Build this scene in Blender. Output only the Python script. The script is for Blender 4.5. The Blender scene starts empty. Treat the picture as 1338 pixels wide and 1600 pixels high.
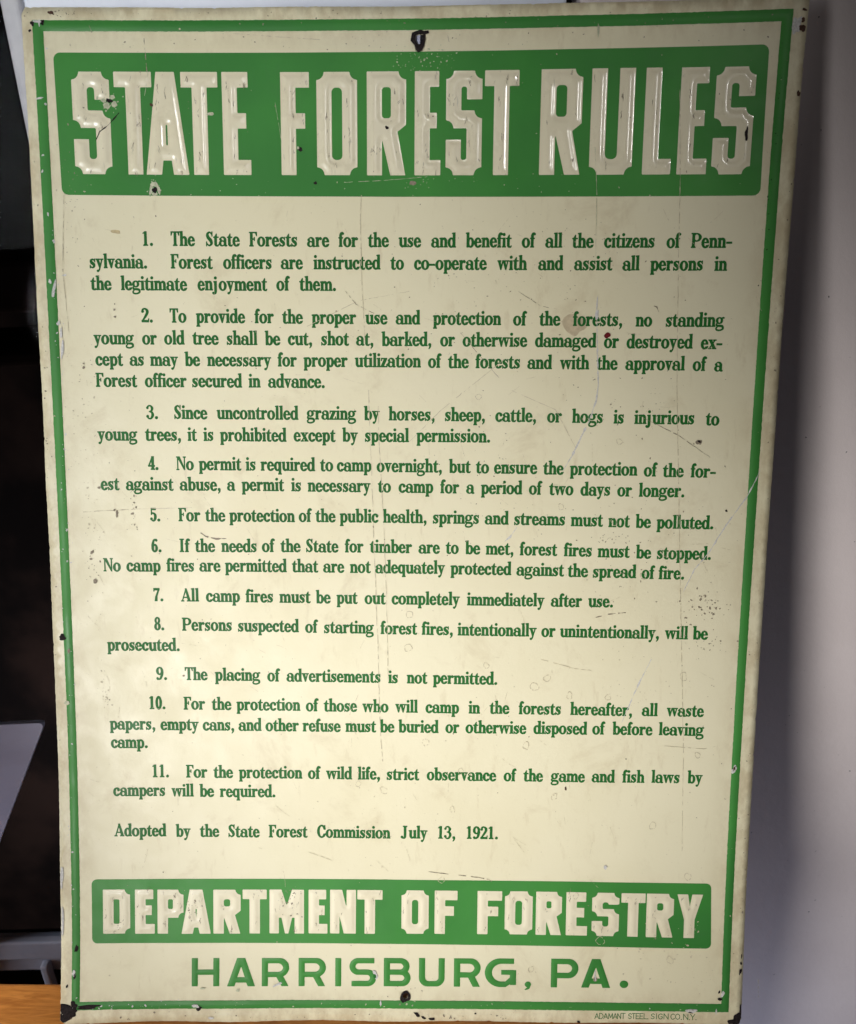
import bpy, math, random
import numpy as np
from mathutils import Matrix, Vector
from mathutils.geometry import delaunay_2d_cdt

SC = bpy.context.scene
COL = SC.collection

# ------------------------------------------------------------------ camera, world, lights, exposure
RIGHT = Vector((0.999413, 0.000000, -0.034247)); DOWN = Vector((-0.031346, -0.402789, -0.914756)); FWD = Vector((-0.013794, 0.915293, -0.402553))
CAM_POS = Vector((0.035637, -0.385209, 0.538274))
cd = bpy.data.cameras.new('camera')
cam = bpy.data.objects.new('camera', cd); COL.objects.link(cam)
cam.matrix_world = Matrix(((RIGHT.x, -DOWN.x, -FWD.x, CAM_POS.x), (RIGHT.y, -DOWN.y, -FWD.y, CAM_POS.y),
                           (RIGHT.z, -DOWN.z, -FWD.z, CAM_POS.z), (0, 0, 0, 1)))
cd.sensor_fit = 'HORIZONTAL'; cd.sensor_width = 36.0; cd.lens = 36.0*1340/1338
cd.clip_start = 0.01; cd.clip_end = 100
cd.dof.use_dof = True; cd.dof.focus_distance = 0.545; cd.dof.aperture_fstop = 14.0
SC.camera = cam

wd = bpy.data.worlds.new('World'); SC.world = wd; wd.use_nodes = True
bgn = wd.node_tree.nodes['Background']
bgn.inputs['Color'].default_value = (1.0, 0.84, 0.70, 1); bgn.inputs['Strength'].default_value = 0.017

def area(name, loc, target, size, size_y, power, color, spread=180):
    l = bpy.data.lights.new(name, 'AREA'); l.shape = 'RECTANGLE'; l.size = size; l.size_y = size_y
    l.energy = power; l.color = color; l.spread = math.radians(spread)
    o = bpy.data.objects.new(name, l); COL.objects.link(o)
    o.location = loc
    o.rotation_euler = (Vector(target)-Vector(loc)).to_track_quat('-Z', 'Y').to_euler()
    return o
def spot(name, loc, target, angle, blend, radius, power, color):
    l = bpy.data.lights.new(name, 'SPOT'); l.energy = power; l.spot_size = math.radians(angle); l.spot_blend = blend
    l.shadow_soft_size = radius; l.color = color
    o = bpy.data.objects.new(name, l); COL.objects.link(o); o.location = loc
    o.rotation_euler = (Vector(target)-Vector(loc)).to_track_quat('-Z', 'Y').to_euler()
spot('upper_key_lamp', (-0.62, -0.95, 0.24), (-0.030, 0.10, 0.29), 26, 0.60, 0.15, 43.0, (1.0, 0.985, 0.955))
spot('middle_key_lamp', (-0.50, -1.0, 0.24), (-0.02, 0.06, 0.155), 28, 0.50, 0.15, 25.0, (1.0, 0.985, 0.96))
spot('low_key_lamp', (-0.50, -1.0, 0.24), (0.165, 0.03, -0.01), 36, 0.90, 0.15, 36.0, (1.0, 0.985, 0.96))
area('upper_left_fill', (-0.75, -0.85, 0.62), (-0.19, 0.17, 0.60), 0.35, 0.5, 0.47, (0.95, 0.98, 1.0), 27)  # added fill for the sign's upper left, no real window
area('sill_fill', (-0.75, -0.30, 0.55), (-0.31, 0.02, 0.0), 0.15, 0.15, 0.10, (1.0, 0.97, 0.95), 15)  # added to brighten the wood of the ledge
area('low_wall_fill', (0.27, -0.05, -0.60), (0.32, 0.20, -0.17), 0.3, 0.15, 0.36, (0.66, 0.74, 1.0), 120)  # added cool fill, hidden low, for the shaded foot of the wall
area('sash_fill', (-0.85, 0.06, -0.02), (-0.38, 0.20, -0.07), 0.12, 0.12, 0.42, (0.84, 0.87, 1.0), 70)  # added to brighten the rails and the pale panel
area('backdrop_fill', (-0.30, 0.36, -0.62), (-0.75, 0.95, -0.45), 0.3, 0.2, 5.0, (1.0, 0.86, 0.80), 150)  # added so the backdrop behind the pane is not black
area('glint_strip', (0.43, -0.45, 0.88), (0.10, 0.17, 0.575), 0.016, 0.12, 0.026, (1.0, 0.98, 0.96), 30)  # narrow strip added to put glints on the right-hand letters, no real window
area('glint_strip', (0.02, -0.45, 0.925), (-0.10, 0.17, 0.575), 0.016, 0.12, 0.016, (1.0, 0.98, 0.96), 30)  # second added strip, for glints on the left-hand letters

SC.view_settings.view_transform = 'Standard'; SC.view_settings.look = 'None'
SC.view_settings.exposure = 0.0; SC.view_settings.gamma = 1.0
SC.view_settings.use_curve_mapping = False
SC.render.engine = 'CYCLES'
SC.cycles.max_bounces = 6

# ------------------------------------------------------------------ the bent tin sheet: millimetres on the sheet -> metres in the world
SHW, SHH = 450.0, 634.389
BEND = [(-0.0036261, (2, 0)), (0.0032395, (1, 1)), (-0.0044254, (0, 2)), (0.0004770, (3, 0)), (0.0014657, (2, 1)), (0.0002310, (1, 2)), (-0.0034613, (0, 3)), (-0.0044909, (0, 4)), (-0.0004958, (2, 2)), (0.0024418, (1, 3)), (0.0009329, (3, 1))]
ROT = np.array([[0.9990714, -0.0407967, 0.0138586], [-0.0247437, -0.2799406, 0.9596984], [-0.0352729, -0.9591501, -0.2806901]]); TRANS = np.array([0.013112, 0.1006745, 0.3007631])
def dents(a, b):
    return (0.10*np.sin(a/31.0+b/57.0)*np.sin(b/43.0-a/90.0+1.0) + 0.07*np.sin(a/13.0+2+b/61.0)*np.sin(b/17.0+a/47.0)
            + 0.22*np.exp(-a/6.0)*np.sin(b/19.0+1.5*np.sin(b/47.0)) + 0.2*np.exp(-(SHW-a)/6.0)*np.sin(b/23.0+2)
            + 0.35*np.exp(-b/6.0)*np.sin(a/21.0) + 0.5*np.exp(-(SHH-b)/5.0)*np.sin(a/17.0+1.0))
def base(a, b):
    u = 2*a/SHW-1; v = 2*b/SHH-1
    d = sum(c*u**i*v**j for c, (i, j) in BEND)*1000 - dents(a, b)
    P = np.stack([a-SHW/2, b-SHH/2, d], -1)/1000.0
    return P@ROT.T + TRANS
def sheet(a, b, h=0.0):
    a = np.asarray(a, float); b = np.asarray(b, float)
    P = base(a, b); e = 0.5
    n = np.cross(base(a, b+e)-P, base(a+e, b)-P)
    n /= np.linalg.norm(n, axis=-1, keepdims=True)
    return P + n*(np.broadcast_to(np.asarray(h, float), a.shape)[..., None]/1000.0)

# ------------------------------------------------------------------ objects
def link(o, parent=None):
    COL.objects.link(o)
    if parent is not None: o.parent = parent
    return o
def tag(o, label, cat=None, kind=None, group=None):
    o['label'] = label
    if cat: o['category'] = cat
    if kind: o['kind'] = kind
    if group: o['group'] = group
    return o
def mesh_obj(name, verts, faces, mat, parent=None, smooth=False, uv=None, sharp=None):
    me = bpy.data.meshes.new(name)
    me.from_pydata([tuple(map(float, v)) for v in verts], [], [tuple(int(i) for i in f) for f in faces])
    me.materials.append(mat)
    if uv is not None:
        ul = me.uv_layers.new(name='UVMap')
        idx = np.zeros(len(me.loops), dtype=np.int32); me.loops.foreach_get('vertex_index', idx)
        ul.data.foreach_set('uv', (np.asarray(uv)[idx]/1000.0).astype(np.float32).ravel())
    if smooth: me.polygons.foreach_set('use_smooth', np.ones(len(me.polygons), dtype=bool))
    me.update()
    return link(bpy.data.objects.new(name, me), parent)

# ------------------------------------------------------------------ signed distance drawing and outlines
class Shape:
    def __init__(s, x0, y0, x1, y1, step):
        s.x0, s.y0, s.step = x0-2*step, y0-2*step, step
        s.nx = int(math.ceil((x1-x0)/step))+5; s.ny = int(math.ceil((y1-y0)/step))+5
        s.X, s.Y = np.meshgrid(s.x0+step*np.arange(s.nx), s.y0+step*np.arange(s.ny), indexing='ij')
        s.D = np.full(s.X.shape, 1e3)
    def add(s, d): s.D = np.minimum(s.D, d); return s
    def sub(s, d): s.D = np.maximum(s.D, -d); return s
    def keep(s, d): s.D = np.maximum(s.D, d); return s
    def box(s, x0, y0, x1, y1, r=0.0):
        qx = np.abs(s.X-(x0+x1)/2)-(x1-x0)/2+r; qy = np.abs(s.Y-(y0+y1)/2)-(y1-y0)/2+r
        return np.hypot(np.maximum(qx, 0), np.maximum(qy, 0))+np.minimum(np.maximum(qx, qy), 0)-r
    def ell(s, cx, cy, rx, ry):
        k = np.hypot((s.X-cx)/rx, (s.Y-cy)/ry)
        return (k-1)*min(rx, ry)
    def poly(s, pts): return poly_sd(pts, s.X, s.Y)
    def stroke(s, pts):
        # smooth stroke through (x, y, thickness)
        P = np.array(pts, float); out = []
        n = len(P)
        for i in range(n-1):
            p0, p1, p2, p3 = P[max(i-1, 0)], P[i], P[i+1], P[min(i+2, n-1)]
            for t in np.linspace(0, 1, 9)[:-1]:
                out.append(.5*(2*p1+(p2-p0)*t+(2*p0-5*p1+4*p2-p3)*t*t+(3*p1-p0-3*p2+p3)*t**3))
        out.append(P[-1]); return s.line(out)
    def line(s, pts):
        d = np.full(s.X.shape, 1e3)
        for (ax, ay, aw), (bx, by, bw) in zip(pts[:-1], pts[1:]):
            vx, vy = bx-ax, by-ay; L = vx*vx+vy*vy+1e-9
            t = np.clip(((s.X-ax)*vx+(s.Y-ay)*vy)/L, 0, 1)
            d = np.minimum(d, np.hypot(s.X-ax-t*vx, s.Y-ay-t*vy)-(aw+(bw-aw)*t)/2)
        return d
    def loops(s, tol):
        return [simplify(l, tol) for l in contours(s.D, s.x0, s.y0, s.step)]

def poly_sd(pts, X, Y):
    P = np.array(pts, float); Q = np.roll(P, -1, 0)
    d = np.full(X.shape, 1e9); ins = np.zeros(X.shape, bool)
    for (ax, ay), (bx, by) in zip(P, Q):
        vx, vy = bx-ax, by-ay; L = vx*vx+vy*vy+1e-12
        t = np.clip(((X-ax)*vx+(Y-ay)*vy)/L, 0, 1)
        d = np.minimum(d, np.hypot(X-ax-t*vx, Y-ay-t*vy))
        if ay != by:
            ins ^= ((Y < ay) != (Y < by)) & (X < ax+(Y-ay)*vx/vy)
    return np.where(ins, -d, d)
def loops_sd(loops, x, y):
    d = np.full(x.shape, 1e9); ins = np.zeros(x.shape, bool)
    for l in loops:
        q = poly_sd(l, x, y); d = np.minimum(d, np.abs(q)); ins ^= q < 0
    return np.where(ins, -d, d)

def contours(D, x0, y0, st):
    S = D < 0
    mix = S[:-1, :-1].astype(int)+S[1:, :-1]+S[1:, 1:]+S[:-1, 1:]
    adj = {}; pos = {}
    def pt(kind, i, j):
        k = (kind, i, j)
        if k not in pos:
            a = D[i, j]; b = D[i+1, j] if kind == 0 else D[i, j+1]
            t = a/(a-b); t = min(max(t, .02), .98)
            pos[k] = (x0+st*(i+(t if kind == 0 else 0)), y0+st*(j+(t if kind == 1 else 0)))
        return k
    for i, j in np.argwhere((mix > 0) & (mix < 4)):
        c = [S[i, j], S[i+1, j], S[i+1, j+1], S[i, j+1]]
        e = []
        if c[0] != c[1]: e.append(pt(0, i, j))
        if c[1] != c[2]: e.append(pt(1, i+1, j))
        if c[2] != c[3]: e.append(pt(0, i, j+1))
        if c[3] != c[0]: e.append(pt(1, i, j))
        if len(e) == 2: segs = [(e[0], e[1])]
        else:
            m = (D[i, j]+D[i+1, j]+D[i, j+1]+D[i+1, j+1]) < 0
            segs = [(e[0], e[1]), (e[2], e[3])] if m == c[0] else [(e[3], e[0]), (e[1], e[2])]
        for p, q in segs:
            adj.setdefault(p, []).append(q); adj.setdefault(q, []).append(p)
    seen = set(); out = []
    for k in adj:
        if k in seen: continue
        l = [k]; seen.add(k); cur = k
        while True:
            nx = [n for n in adj[cur] if n not in seen]
            if not nx: break
            cur = nx[0]; seen.add(cur); l.append(cur)
        if len(l) > 3: out.append(np.array([pos[q] for q in l]))
    return out
def simplify(l, tol):
    def dp(P):
        n = len(P); keep = np.zeros(n, bool); keep[0] = keep[-1] = True; st = [(0, n-1)]
        while st:
            a, b = st.pop()
            if b-a < 2: continue
            v = P[b]-P[a]; L = math.hypot(*v)+1e-12
            w = P[a+1:b]-P[a]
            d = np.abs(w[:, 0]*v[1]-w[:, 1]*v[0])/L
            k = int(d.argmax())
            if d[k] > tol: keep[a+1+k] = True; st += [(a, a+1+k), (a+1+k, b)]
        return P[keep]
    f = int(np.hypot(*(l-l[0]).T).argmax())
    A = dp(l[:f+1]); B = dp(np.vstack([l[f:], l[:1]]))
    return np.vstack([A[:-1], B[:-1]])
def densify(l, m):
    out = []
    for p, q in zip(l, np.roll(l, -1, 0)):
        n = max(1, int(math.hypot(*(q-p))/m))
        for k in range(n): out.append(p+(q-p)*k/n)
    return np.array(out)
def fill(loops, spacing=None):
    # triangulate the even-odd inside of the loops, with a lattice of inner points when spacing is given
    V = []; E = []
    for l in loops:
        n0 = len(V); n = len(l); V += [tuple(p) for p in l]
        E += [(n0+i, n0+(i+1) % n) for i in range(n)]
    if spacing:
        A = np.vstack(loops); mn = A.min(0); mx = A.max(0)
        gx, gy = np.meshgrid(np.arange(mn[0]+spacing/2, mx[0], spacing), np.arange(mn[1]+spacing/2, mx[1], spacing), indexing='ij')
        gx[:, ::2] += spacing*.25; gx = gx.ravel(); gy = gy.ravel()
        k = loops_sd(loops, gx, gy) < -spacing*.45
        V += list(zip(gx[k], gy[k]))
    r = delaunay_2d_cdt([Vector(v) for v in V], E, [], 0, 1e-6)
    vs = np.array([(v.x, v.y) for v in r[0]]); fs = np.array([f for f in r[2] if len(f) == 3])
    c = vs[fs].mean(1)
    ok = loops_sd(loops, c[:, 0], c[:, 1]) < 0
    e = np.stack([np.hypot(*(vs[fs[:, i]]-vs[fs[:, (i+1) % 3]]).T) for i in range(3)], 1).max(1)
    q = vs[fs]; ar = np.abs((q[:, 1, 0]-q[:, 0, 0])*(q[:, 2, 1]-q[:, 0, 1])-(q[:, 1, 1]-q[:, 0, 1])*(q[:, 2, 0]-q[:, 0, 0]))
    fs = fs[ok & (ar/(e+1e-9) > (.02 if spacing else 0))]     # no slivers along straight edges
    u = vs[fs[:, 1]]-vs[fs[:, 0]]; w = vs[fs[:, 2]]-vs[fs[:, 0]]
    flip = (u[:, 0]*w[:, 1]-u[:, 1]*w[:, 0]) > 0        # b runs downwards: front faces are clockwise on the sheet
    fs[flip] = fs[flip][:, ::-1]
    return vs, fs
def sheet_obj(name, vs, fs, h, mat, parent, smooth=True):
    return mesh_obj(name, sheet(vs[:, 0], vs[:, 1], h), fs, mat, parent, smooth, vs)

# ------------------------------------------------------------------ materials
class NT:
    def __init__(s, name):
        s.m = bpy.data.materials.new(name); s.m.use_nodes = True; s.t = s.m.node_tree; s.t.nodes.clear()
        s.out = s.n('ShaderNodeOutputMaterial'); s.p = s.n('ShaderNodeBsdfPrincipled')
        s.t.links.new(s.p.outputs[0], s.out.inputs[0])
        s.tc = s.n('ShaderNodeTexCoord')
    def n(s, ty): return s.t.nodes.new(ty)
    def put(s, sock, v):
        if isinstance(v, bpy.types.NodeSocket): s.t.links.new(v, sock)
        elif isinstance(v, (tuple, list)) and len(v) == 3 and len(sock.default_value) == 4: sock.default_value = (*v, 1)
        else: sock.default_value = v
    def coord(s, scale=(1, 1, 1), uv=False, rot=(0, 0, 0)):
        m = s.n('ShaderNodeMapping'); s.t.links.new(s.tc.outputs['UV' if uv else 'Object'], m.inputs[0])
        m.inputs['Scale'].default_value = scale; m.inputs['Rotation'].default_value = rot
        return m.outputs[0]
    def noise(s, scale, detail=4, rough=.55, vec=None, dist=0.0):
        n = s.n('ShaderNodeTexNoise'); n.inputs['Scale'].default_value = scale; n.inputs['Detail'].default_value = detail
        n.inputs['Roughness'].default_value = rough; n.inputs['Distortion'].default_value = dist
        s.t.links.new(vec or s.tc.outputs['Object'], n.inputs['Vector']); return n.outputs['Fac']
    def ramp(s, v, lo, hi, a=0.0, b=1.0):
        r = s.n('ShaderNodeMapRange'); r.interpolation_type = 'SMOOTHSTEP'
        for k, x in zip(('Value', 'From Min', 'From Max', 'To Min', 'To Max'), (v, lo, hi, a, b)): s.put(r.inputs[k], x)
        return r.outputs[0]
    def mix(s, f, a, b, mode='MIX'):
        m = s.n('ShaderNodeMix'); m.data_type = 'RGBA'; m.blend_type = mode
        s.put(m.inputs[0], f); s.put(m.inputs[6], a); s.put(m.inputs[7], b); return m.outputs[2]
    def math(s, op, a, b=0.0, c=None):
        m = s.n('ShaderNodeMath'); m.operation = op; s.put(m.inputs[0], a); s.put(m.inputs[1], b)
        if c is not None: s.put(m.inputs[2], c)
        return m.outputs[0]
    def bump(s, h, strength, dist=0.001, prev=None):
        b = s.n('ShaderNodeBump'); b.inputs['Strength'].default_value = strength; b.inputs['Distance'].default_value = dist
        s.put(b.inputs['Height'], h)
        if prev: s.t.links.new(prev, b.inputs['Normal'])
        return b.outputs[0]
    def set(s, color=None, rough=None, normal=None, spec=None, metal=None, coat=None):
        for k, v in (('Base Color', color), ('Roughness', rough), ('Normal', normal), ('Specular IOR Level', spec), ('Metallic', metal), ('Coat Weight', coat)):
            if v is not None: s.put(s.p.inputs[k], v)
        return s.m
def edge_mask(t, w):
    # 1 near the rim of the sheet, 0 inside (measured on the sheet itself)
    sx = t.n('ShaderNodeSeparateXYZ'); t.t.links.new(t.tc.outputs['UV'], sx.inputs[0])
    u, v = sx.outputs[0], sx.outputs[1]
    d = t.math('MINIMUM', t.math('MINIMUM', u, t.math('SUBTRACT', SHW/1000, u)), t.math('MINIMUM', v, t.math('SUBTRACT', SHH/1000, v)))
    return t.ramp(d, 0.0, w, 1.0, 0.0)
def paint(name, c1, c2, dirt, rough=.36, dirty=.35, scuff=0.0, rim=0.0, speck=.5, spec=.38, coat=.5):
    t = NT(name)
    col = t.mix(t.ramp(t.noise(7, 5), .35, .65), c1, c2)
    g1 = t.ramp(t.noise(26, 8, .68, dist=.4), .54, .74)
    g2 = t.ramp(t.noise(60, 6, .7, t.coord((2.2, 1, .55))), .56, .78)
    g = t.math('MULTIPLY', t.math('MAXIMUM', g1, g2), dirty)
    if rim:
        e = t.math('MULTIPLY', edge_mask(t, .030), t.ramp(t.noise(70, 8, .72, t.coord((1, 1, .6))), .36, .66))
        g = t.math('MAXIMUM', g, t.math('MULTIPLY', e, rim))
    col = t.mix(g, col, dirt)
    if scuff:
        s1 = t.ramp(t.noise(170, 6, .7, t.coord((1.6, 1, .42), rot=(0, .25, 0)), .6), .60, .70)
        s2 = t.ramp(t.noise(30, 3, .5), .42, .60)
        col = t.mix(t.math('MULTIPLY', t.math('MULTIPLY', s1, s2), scuff), col, (.10, .085, .07))
    sp = t.math('MULTIPLY', t.ramp(t.noise(620, 2, .5), .74, .80), speck)
    col = t.mix(sp, col, (dirt[0]*.45, dirt[1]*.4, dirt[2]*.35))
    ro = t.ramp(t.noise(45, 6, .65), .3, .7, rough-.07, rough+.10)
    b = t.bump(t.noise(420, 4, .6), .10, .0006)
    b = t.bump(t.noise(55, 4, .5), .10, .003, b)
    t.put(t.p.inputs['Coat Roughness'], .08)
    return t.set(col, ro, b, spec, coat=coat if scuff else 0.0)
CREAM_A, CREAM_B, DIRT = (.745, .69, .495), (.71, .65, .45), (.45, .35, .20)
M = {}
M['cream'] = paint('cream_sign_paint', CREAM_A, CREAM_B, DIRT, .47, .34, rim=.62)
M['letter'] = paint('worn_cream_letter_paint', (.765, .70, .52), (.73, .665, .48), DIRT, .30, .28, scuff=.40)
M['footer_letter'] = paint('cream_footer_letter_paint', (.755, .695, .515), (.72, .655, .475), DIRT, .45, .26, scuff=.30, coat=.08)
M['green'] = paint('green_sign_paint', (.054, .250, .046), (.038, .190, .036), (.055, .17, .055), .45, .30, speck=.35, rim=.25, spec=.22)
M['ink'] = paint('dark_green_print', (.016, .135, .024), (.013, .112, .020), (.03, .13, .04), .50, .25, speck=.2, spec=.18)
def plain(name, c, rough=.6, var=.3, scale=300, metal=0.0, spec=.3):
    t = NT(name)
    return t.set(t.mix(t.ramp(t.noise(scale, 4), .35, .65), c, tuple(x*(1-var) for x in c)), rough, None, spec, metal)
M['rust'] = plain('dark_rust', (.024, .017, .017), .7, .55, 700, 0, .12)
M['brown'] = plain('brown_rust', (.085, .038, .022), .75, .5, 700)
M['bare'] = plain('bare_scratched_metal', (.64, .62, .60), .45, .25, 900)
M['grime'] = plain('pencil_grey_grime', (.30, .25, .18), .6, .35, 900)
M['faint'] = plain('faint_grime', (.56, .49, .345), .5, .2, 900)
M['tan'] = plain('tan_tape_residue', (.56, .465, .31), .5, .2, 250)
M['ochre'] = plain('ochre_stain', (.55, .44, .24), .5, .25, 250)
M['red'] = plain('dark_red_speck', (.16, .012, .016), .35, .3, 900)
M['pale'] = plain('pale_chipped_paint', (.54, .55, .38), .5, .3, 700)
# ------------------------------------------------------------------ lettering: bold condensed roman for the rules (units: capital height 700)
XH, CAP, ASC, ST, HL = 452, 690, 700, 118, 44
ADV = {',': 2.62, '-': 3.72, '.': 2.44, '0': 4.3, '1': 4.54, '2': 4.88, '3': 5.07, '4': 4.3, '5': 4.3, '6': 4.3, '7': 4.3, '8': 4.3, '9': 4.88, 'A': 6.28, 'C': 5.6, 'F': 4.92, 'I': 3.75, 'J': 5.77, 'N': 5.96, 'P': 6.07, 'S': 4.69, 'T': 5.27, 'a': 4.99, 'b': 5.01, 'c': 4.25, 'd': 4.98, 'e': 4.37, 'f': 2.86, 'g': 5.09, 'h': 4.97, 'i': 2.48, 'j': 3.52, 'k': 4.79, 'l': 2.55, 'm': 7.46, 'n': 4.91, 'o': 4.89, 'p': 4.91, 'q': 4.82, 'r': 3.99, 's': 3.94, 't': 3.29, 'u': 5.08, 'v': 4.36, 'w': 6.82, 'x': 4.76, 'y': 4.56, 'z': 4.03}
def serif_glyph(ch, w):
    g = Shape(-60, -220, w+60, 760, 11)
    A, B, X = g.add, g.box, g.sub
    def foot(x, t=ST, e=30, y=0):
        A(B(x-e, y, x+t+e, y+HL)); A(g.poly([(x-e*.7, y+HL-4), (x, y+HL+34), (x+t, y+HL+34), (x+t+e*.7, y+HL-4)]))
    def flag(x, top): A(g.poly([(x-42, top-16), (x-42, top-46), (x+2, top-66), (x+ST, top-66), (x+ST, top+6), (x+30, top+2)]))
    def stem(x, top, bot=0, fl=True, ft=True):
        A(B(x, bot, x+ST, top))
        if fl: flag(x, top)
        if ft: foot(x, y=bot)
    def arch(xl, xr):
        a, b = xl+ST-46, xr+ST; c = (a+b)/2; y = XH-165
        o = np.maximum(g.ell(c, y, (b-a)/2, XH+8-y), y-g.Y)
        i = g.ell((xl+ST+xr)/2-2, y-4, (xr-xl-ST)/2+2, XH-66-y)
        A(np.maximum(o, -i)); A(B(xr, 0, xr+ST, y+6)); foot(xr)
    def bowl(a, b, tl, tr, y0=-10, y1=XH+10, th=40):
        o = g.ell((a+b)/2, (y0+y1)/2, (b-a)/2, (y1-y0)/2)
        i = g.ell((a+tl+b-tr)/2, (y0+y1)/2, (b-a-tl-tr)/2, (y1-y0)/2-th)
        return np.maximum(o, -i)
    L = 40
    if ch in 'nh': stem(L, XH if ch == 'n' else ASC); arch(L, w-L+12-ST)
    elif ch == 'm':
        stem(L, XH); x2 = (L+w-L+12-ST)/2; arch(L, x2); arch(x2, w-L+12-ST)
    elif ch == 'u':
        xr = w-26-ST; a, b = L, xr+46; y = 165; c = (a+b)/2
        o = np.maximum(g.ell(c, y, (b-a)/2, y+10), g.Y-y); i = g.ell((L+ST+xr)/2, y+4, (xr-L-ST)/2, y-58)
        A(np.maximum(o, -i)); A(B(L, y-6, L+ST, XH)); flag(L, XH); A(B(xr, 0, xr+ST, XH)); flag(xr, XH); A(B(xr, 0, w, HL))
    elif ch in 'il': stem((w-ST)/2+6, XH if ch == 'i' else ASC); (ch == 'i') and A(g.ell(w/2+2, 612, 64, 66))
    elif ch == 'j':
        x = 70; A(B(x, -60, x+ST, XH)); flag(x, XH); A(g.stroke([(x+ST/2+8, -40, 108), (x+ST/2-20, -130, 90), (x-40, -170, 50), (x-70, -140, 60)])); A(g.ell(x-60, -120, 50, 50)); A(g.ell(x+ST/2, 612, 64, 66))
    elif ch == 'o': A(bowl(0, w, ST+4, ST+4, th=36))
    elif ch == 'c':
        A(bowl(0, w+40, ST+6, ST+30, th=40)); X(B(w*.56, 120, w+90, 330)); A(g.ell(w-64, 330, 60, 62)); X(B(w, -90, w+200, 600))
        A(g.stroke([(w*.55, 14, 60), (w*.8, 40, 50), (w-18, 120, 34)]))
    elif ch == 'e':
        A(bowl(0, w, ST+4, ST-8, th=38)); X(B(w*.45, 120, w+60, 232)); A(B(ST*.6, 222, w-8, 266)); A(g.stroke([(w*.55, 12, 56), (w*.82, 44, 50), (w-16, 122, 34)]))
    elif ch == 'a':
        xr = w-34-ST; A(B(xr, 30, xr+ST, 310)); y = 300; c = (40+xr+ST)/2
        o = np.maximum(g.ell(c, y, (xr+ST-40)/2, XH+10-y), y-g.Y); i = g.ell((xr+60)/2+6, y-20, (xr-60)/2+8, XH-40-y+20)
        A(np.maximum(o, -i)); A(g.ell(80, 330, 58, 58)); A(bowl(0, xr+60, ST-6, 60, -10, 275, 40)); A(g.stroke([(xr+ST/2, 60, ST), (xr+ST*.75, 30, 90), (w-8, 26, 40)])); A(B(xr+40, 0, w-2, 44))
    elif ch in 'bp':
        stem(L, ASC if ch == 'b' else XH, 0 if ch == 'b' else -195, True, ch == 'p')
        A(np.maximum(bowl(L+ST-90, w, 96, ST+2, th=40), L+40-g.X))
        if ch == 'b': A(g.poly([(L, 0), (L, 60), (L+60, 40), (L+34, -6)]))
    elif ch in 'dq':
        xr = w-30-ST; A(np.maximum(bowl(0, xr+90, ST+2, 96, th=40), g.X-xr-70))
        A(B(xr, 0 if ch == 'd' else -195, xr+ST, ASC if ch == 'd' else XH))
        if ch == 'd': flag(xr, ASC); A(B(xr+20, 0, w, HL))
        else: foot(xr, y=-195); A(g.poly([(xr+40, XH-40), (xr+ST, XH+14), (xr+ST, XH-70)]))
    elif ch == 'g':
        A(bowl(10, w-60, 104, 104, 140, XH+10, 34)); A(g.stroke([(w-130, 400, 50), (w-70, 440, 50), (w-26, 436, 64)])); A(g.ell(w-28, 432, 36, 34))
        A(g.stroke([(70, 170, 50), (46, 110, 66), (90, 52, 84), (w-120, 40, 96), (w-52, -20, 90), (w-60, -110, 70), (w/2, -172, 62), (70, -150, 66), (34, -80, 60), (80, -10, 44), (110, 24, 40)]))
    elif ch == 's':
        A(g.stroke([(w*.80, 372, 40), (w*.55, 424, 56), (w*.26, 372, 92), (w*.34, 270, 128), (w*.64, 192, 132), (w*.74, 92, 92), (w*.46, 22, 56), (w*.16, 84, 40)]))
        A(B(w*.80, 300, w*.90, XH+4)); A(B(w*.06, -6, w*.16, 150))
    elif ch == 't':
        x = 50; A(B(x, 70, x+ST, XH)); A(g.poly([(x, XH-20), (x+ST, XH-20), (x+ST, 600), (x+90, 600), (x+30, 500)])); A(B(2, XH-46, w-6, XH)); A(g.stroke([(x+ST/2, 90, ST), (x+ST*.72, 36, 86), (w-40, 20, 56), (w-10, 70, 36)]))
    elif ch == 'f':
        x = 44; A(B(x, 0, x+ST, 560)); foot(x); A(B(0, XH-46, w-8, XH)); A(g.stroke([(x+ST/2, 540, ST), (x+ST*.7, 640, 92), (w-40, 680, 56), (w-4, 650, 60)])); A(g.ell(w-8, 632, 50, 50))
    elif ch == 'r':
        stem(L, XH); A(g.stroke([(L+ST-10, 300, 46), (L+ST+40, 400, 60), (w-70, 432, 66)])); A(g.ell(w-54, 386, 58, 60))
    elif ch == 'k':
        stem(L, ASC); A(g.line([(L+ST-10, 190, 52), (w-70, XH-30, 52)])); A(B(w-140, XH-44, w-6, XH)); A(g.poly([(L+ST+30, 240), (L+ST+110, 320), (w+4, 20), (w+4, 0), (w-120, 0)])); A(B(w-170, 0, w+8, HL))
    elif ch in 'vy':
        A(g.poly([(20, XH-20), (20+ST+10, XH-20), (w/2+50, 90), (w/2+10, 0), (w/2-20, 0)])); A(g.poly([(w-90, XH-20), (w-40, XH-20), (w/2+24, 0), (w/2-20, 0), (w/2+10, 90)])); A(B(-4, XH-HL, 190, XH)); A(B(w-150, XH-HL, w+4, XH))
        if ch == 'y': A(g.stroke([(w/2+6, 20, 50), (w/2-30, -90, 54), (w/2-84, -160, 60)])); A(g.ell(w/2-96, -136, 56, 52))
    elif ch == 'w':
        m = w/2
        for a, b in ((0, m+30), (m-40, w)):
            c = (a+b)/2+6
            A(g.poly([(a+16, XH-20), (a+16+ST, XH-20), (c+40, 90), (c+6, 0), (c-20, 0)])); A(g.poly([(b-74, XH-20), (b-30, XH-20), (c+22, 0), (c-20, 0), (c+4, 90)])); A(B(a-4, XH-HL, a+170, XH))
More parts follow.
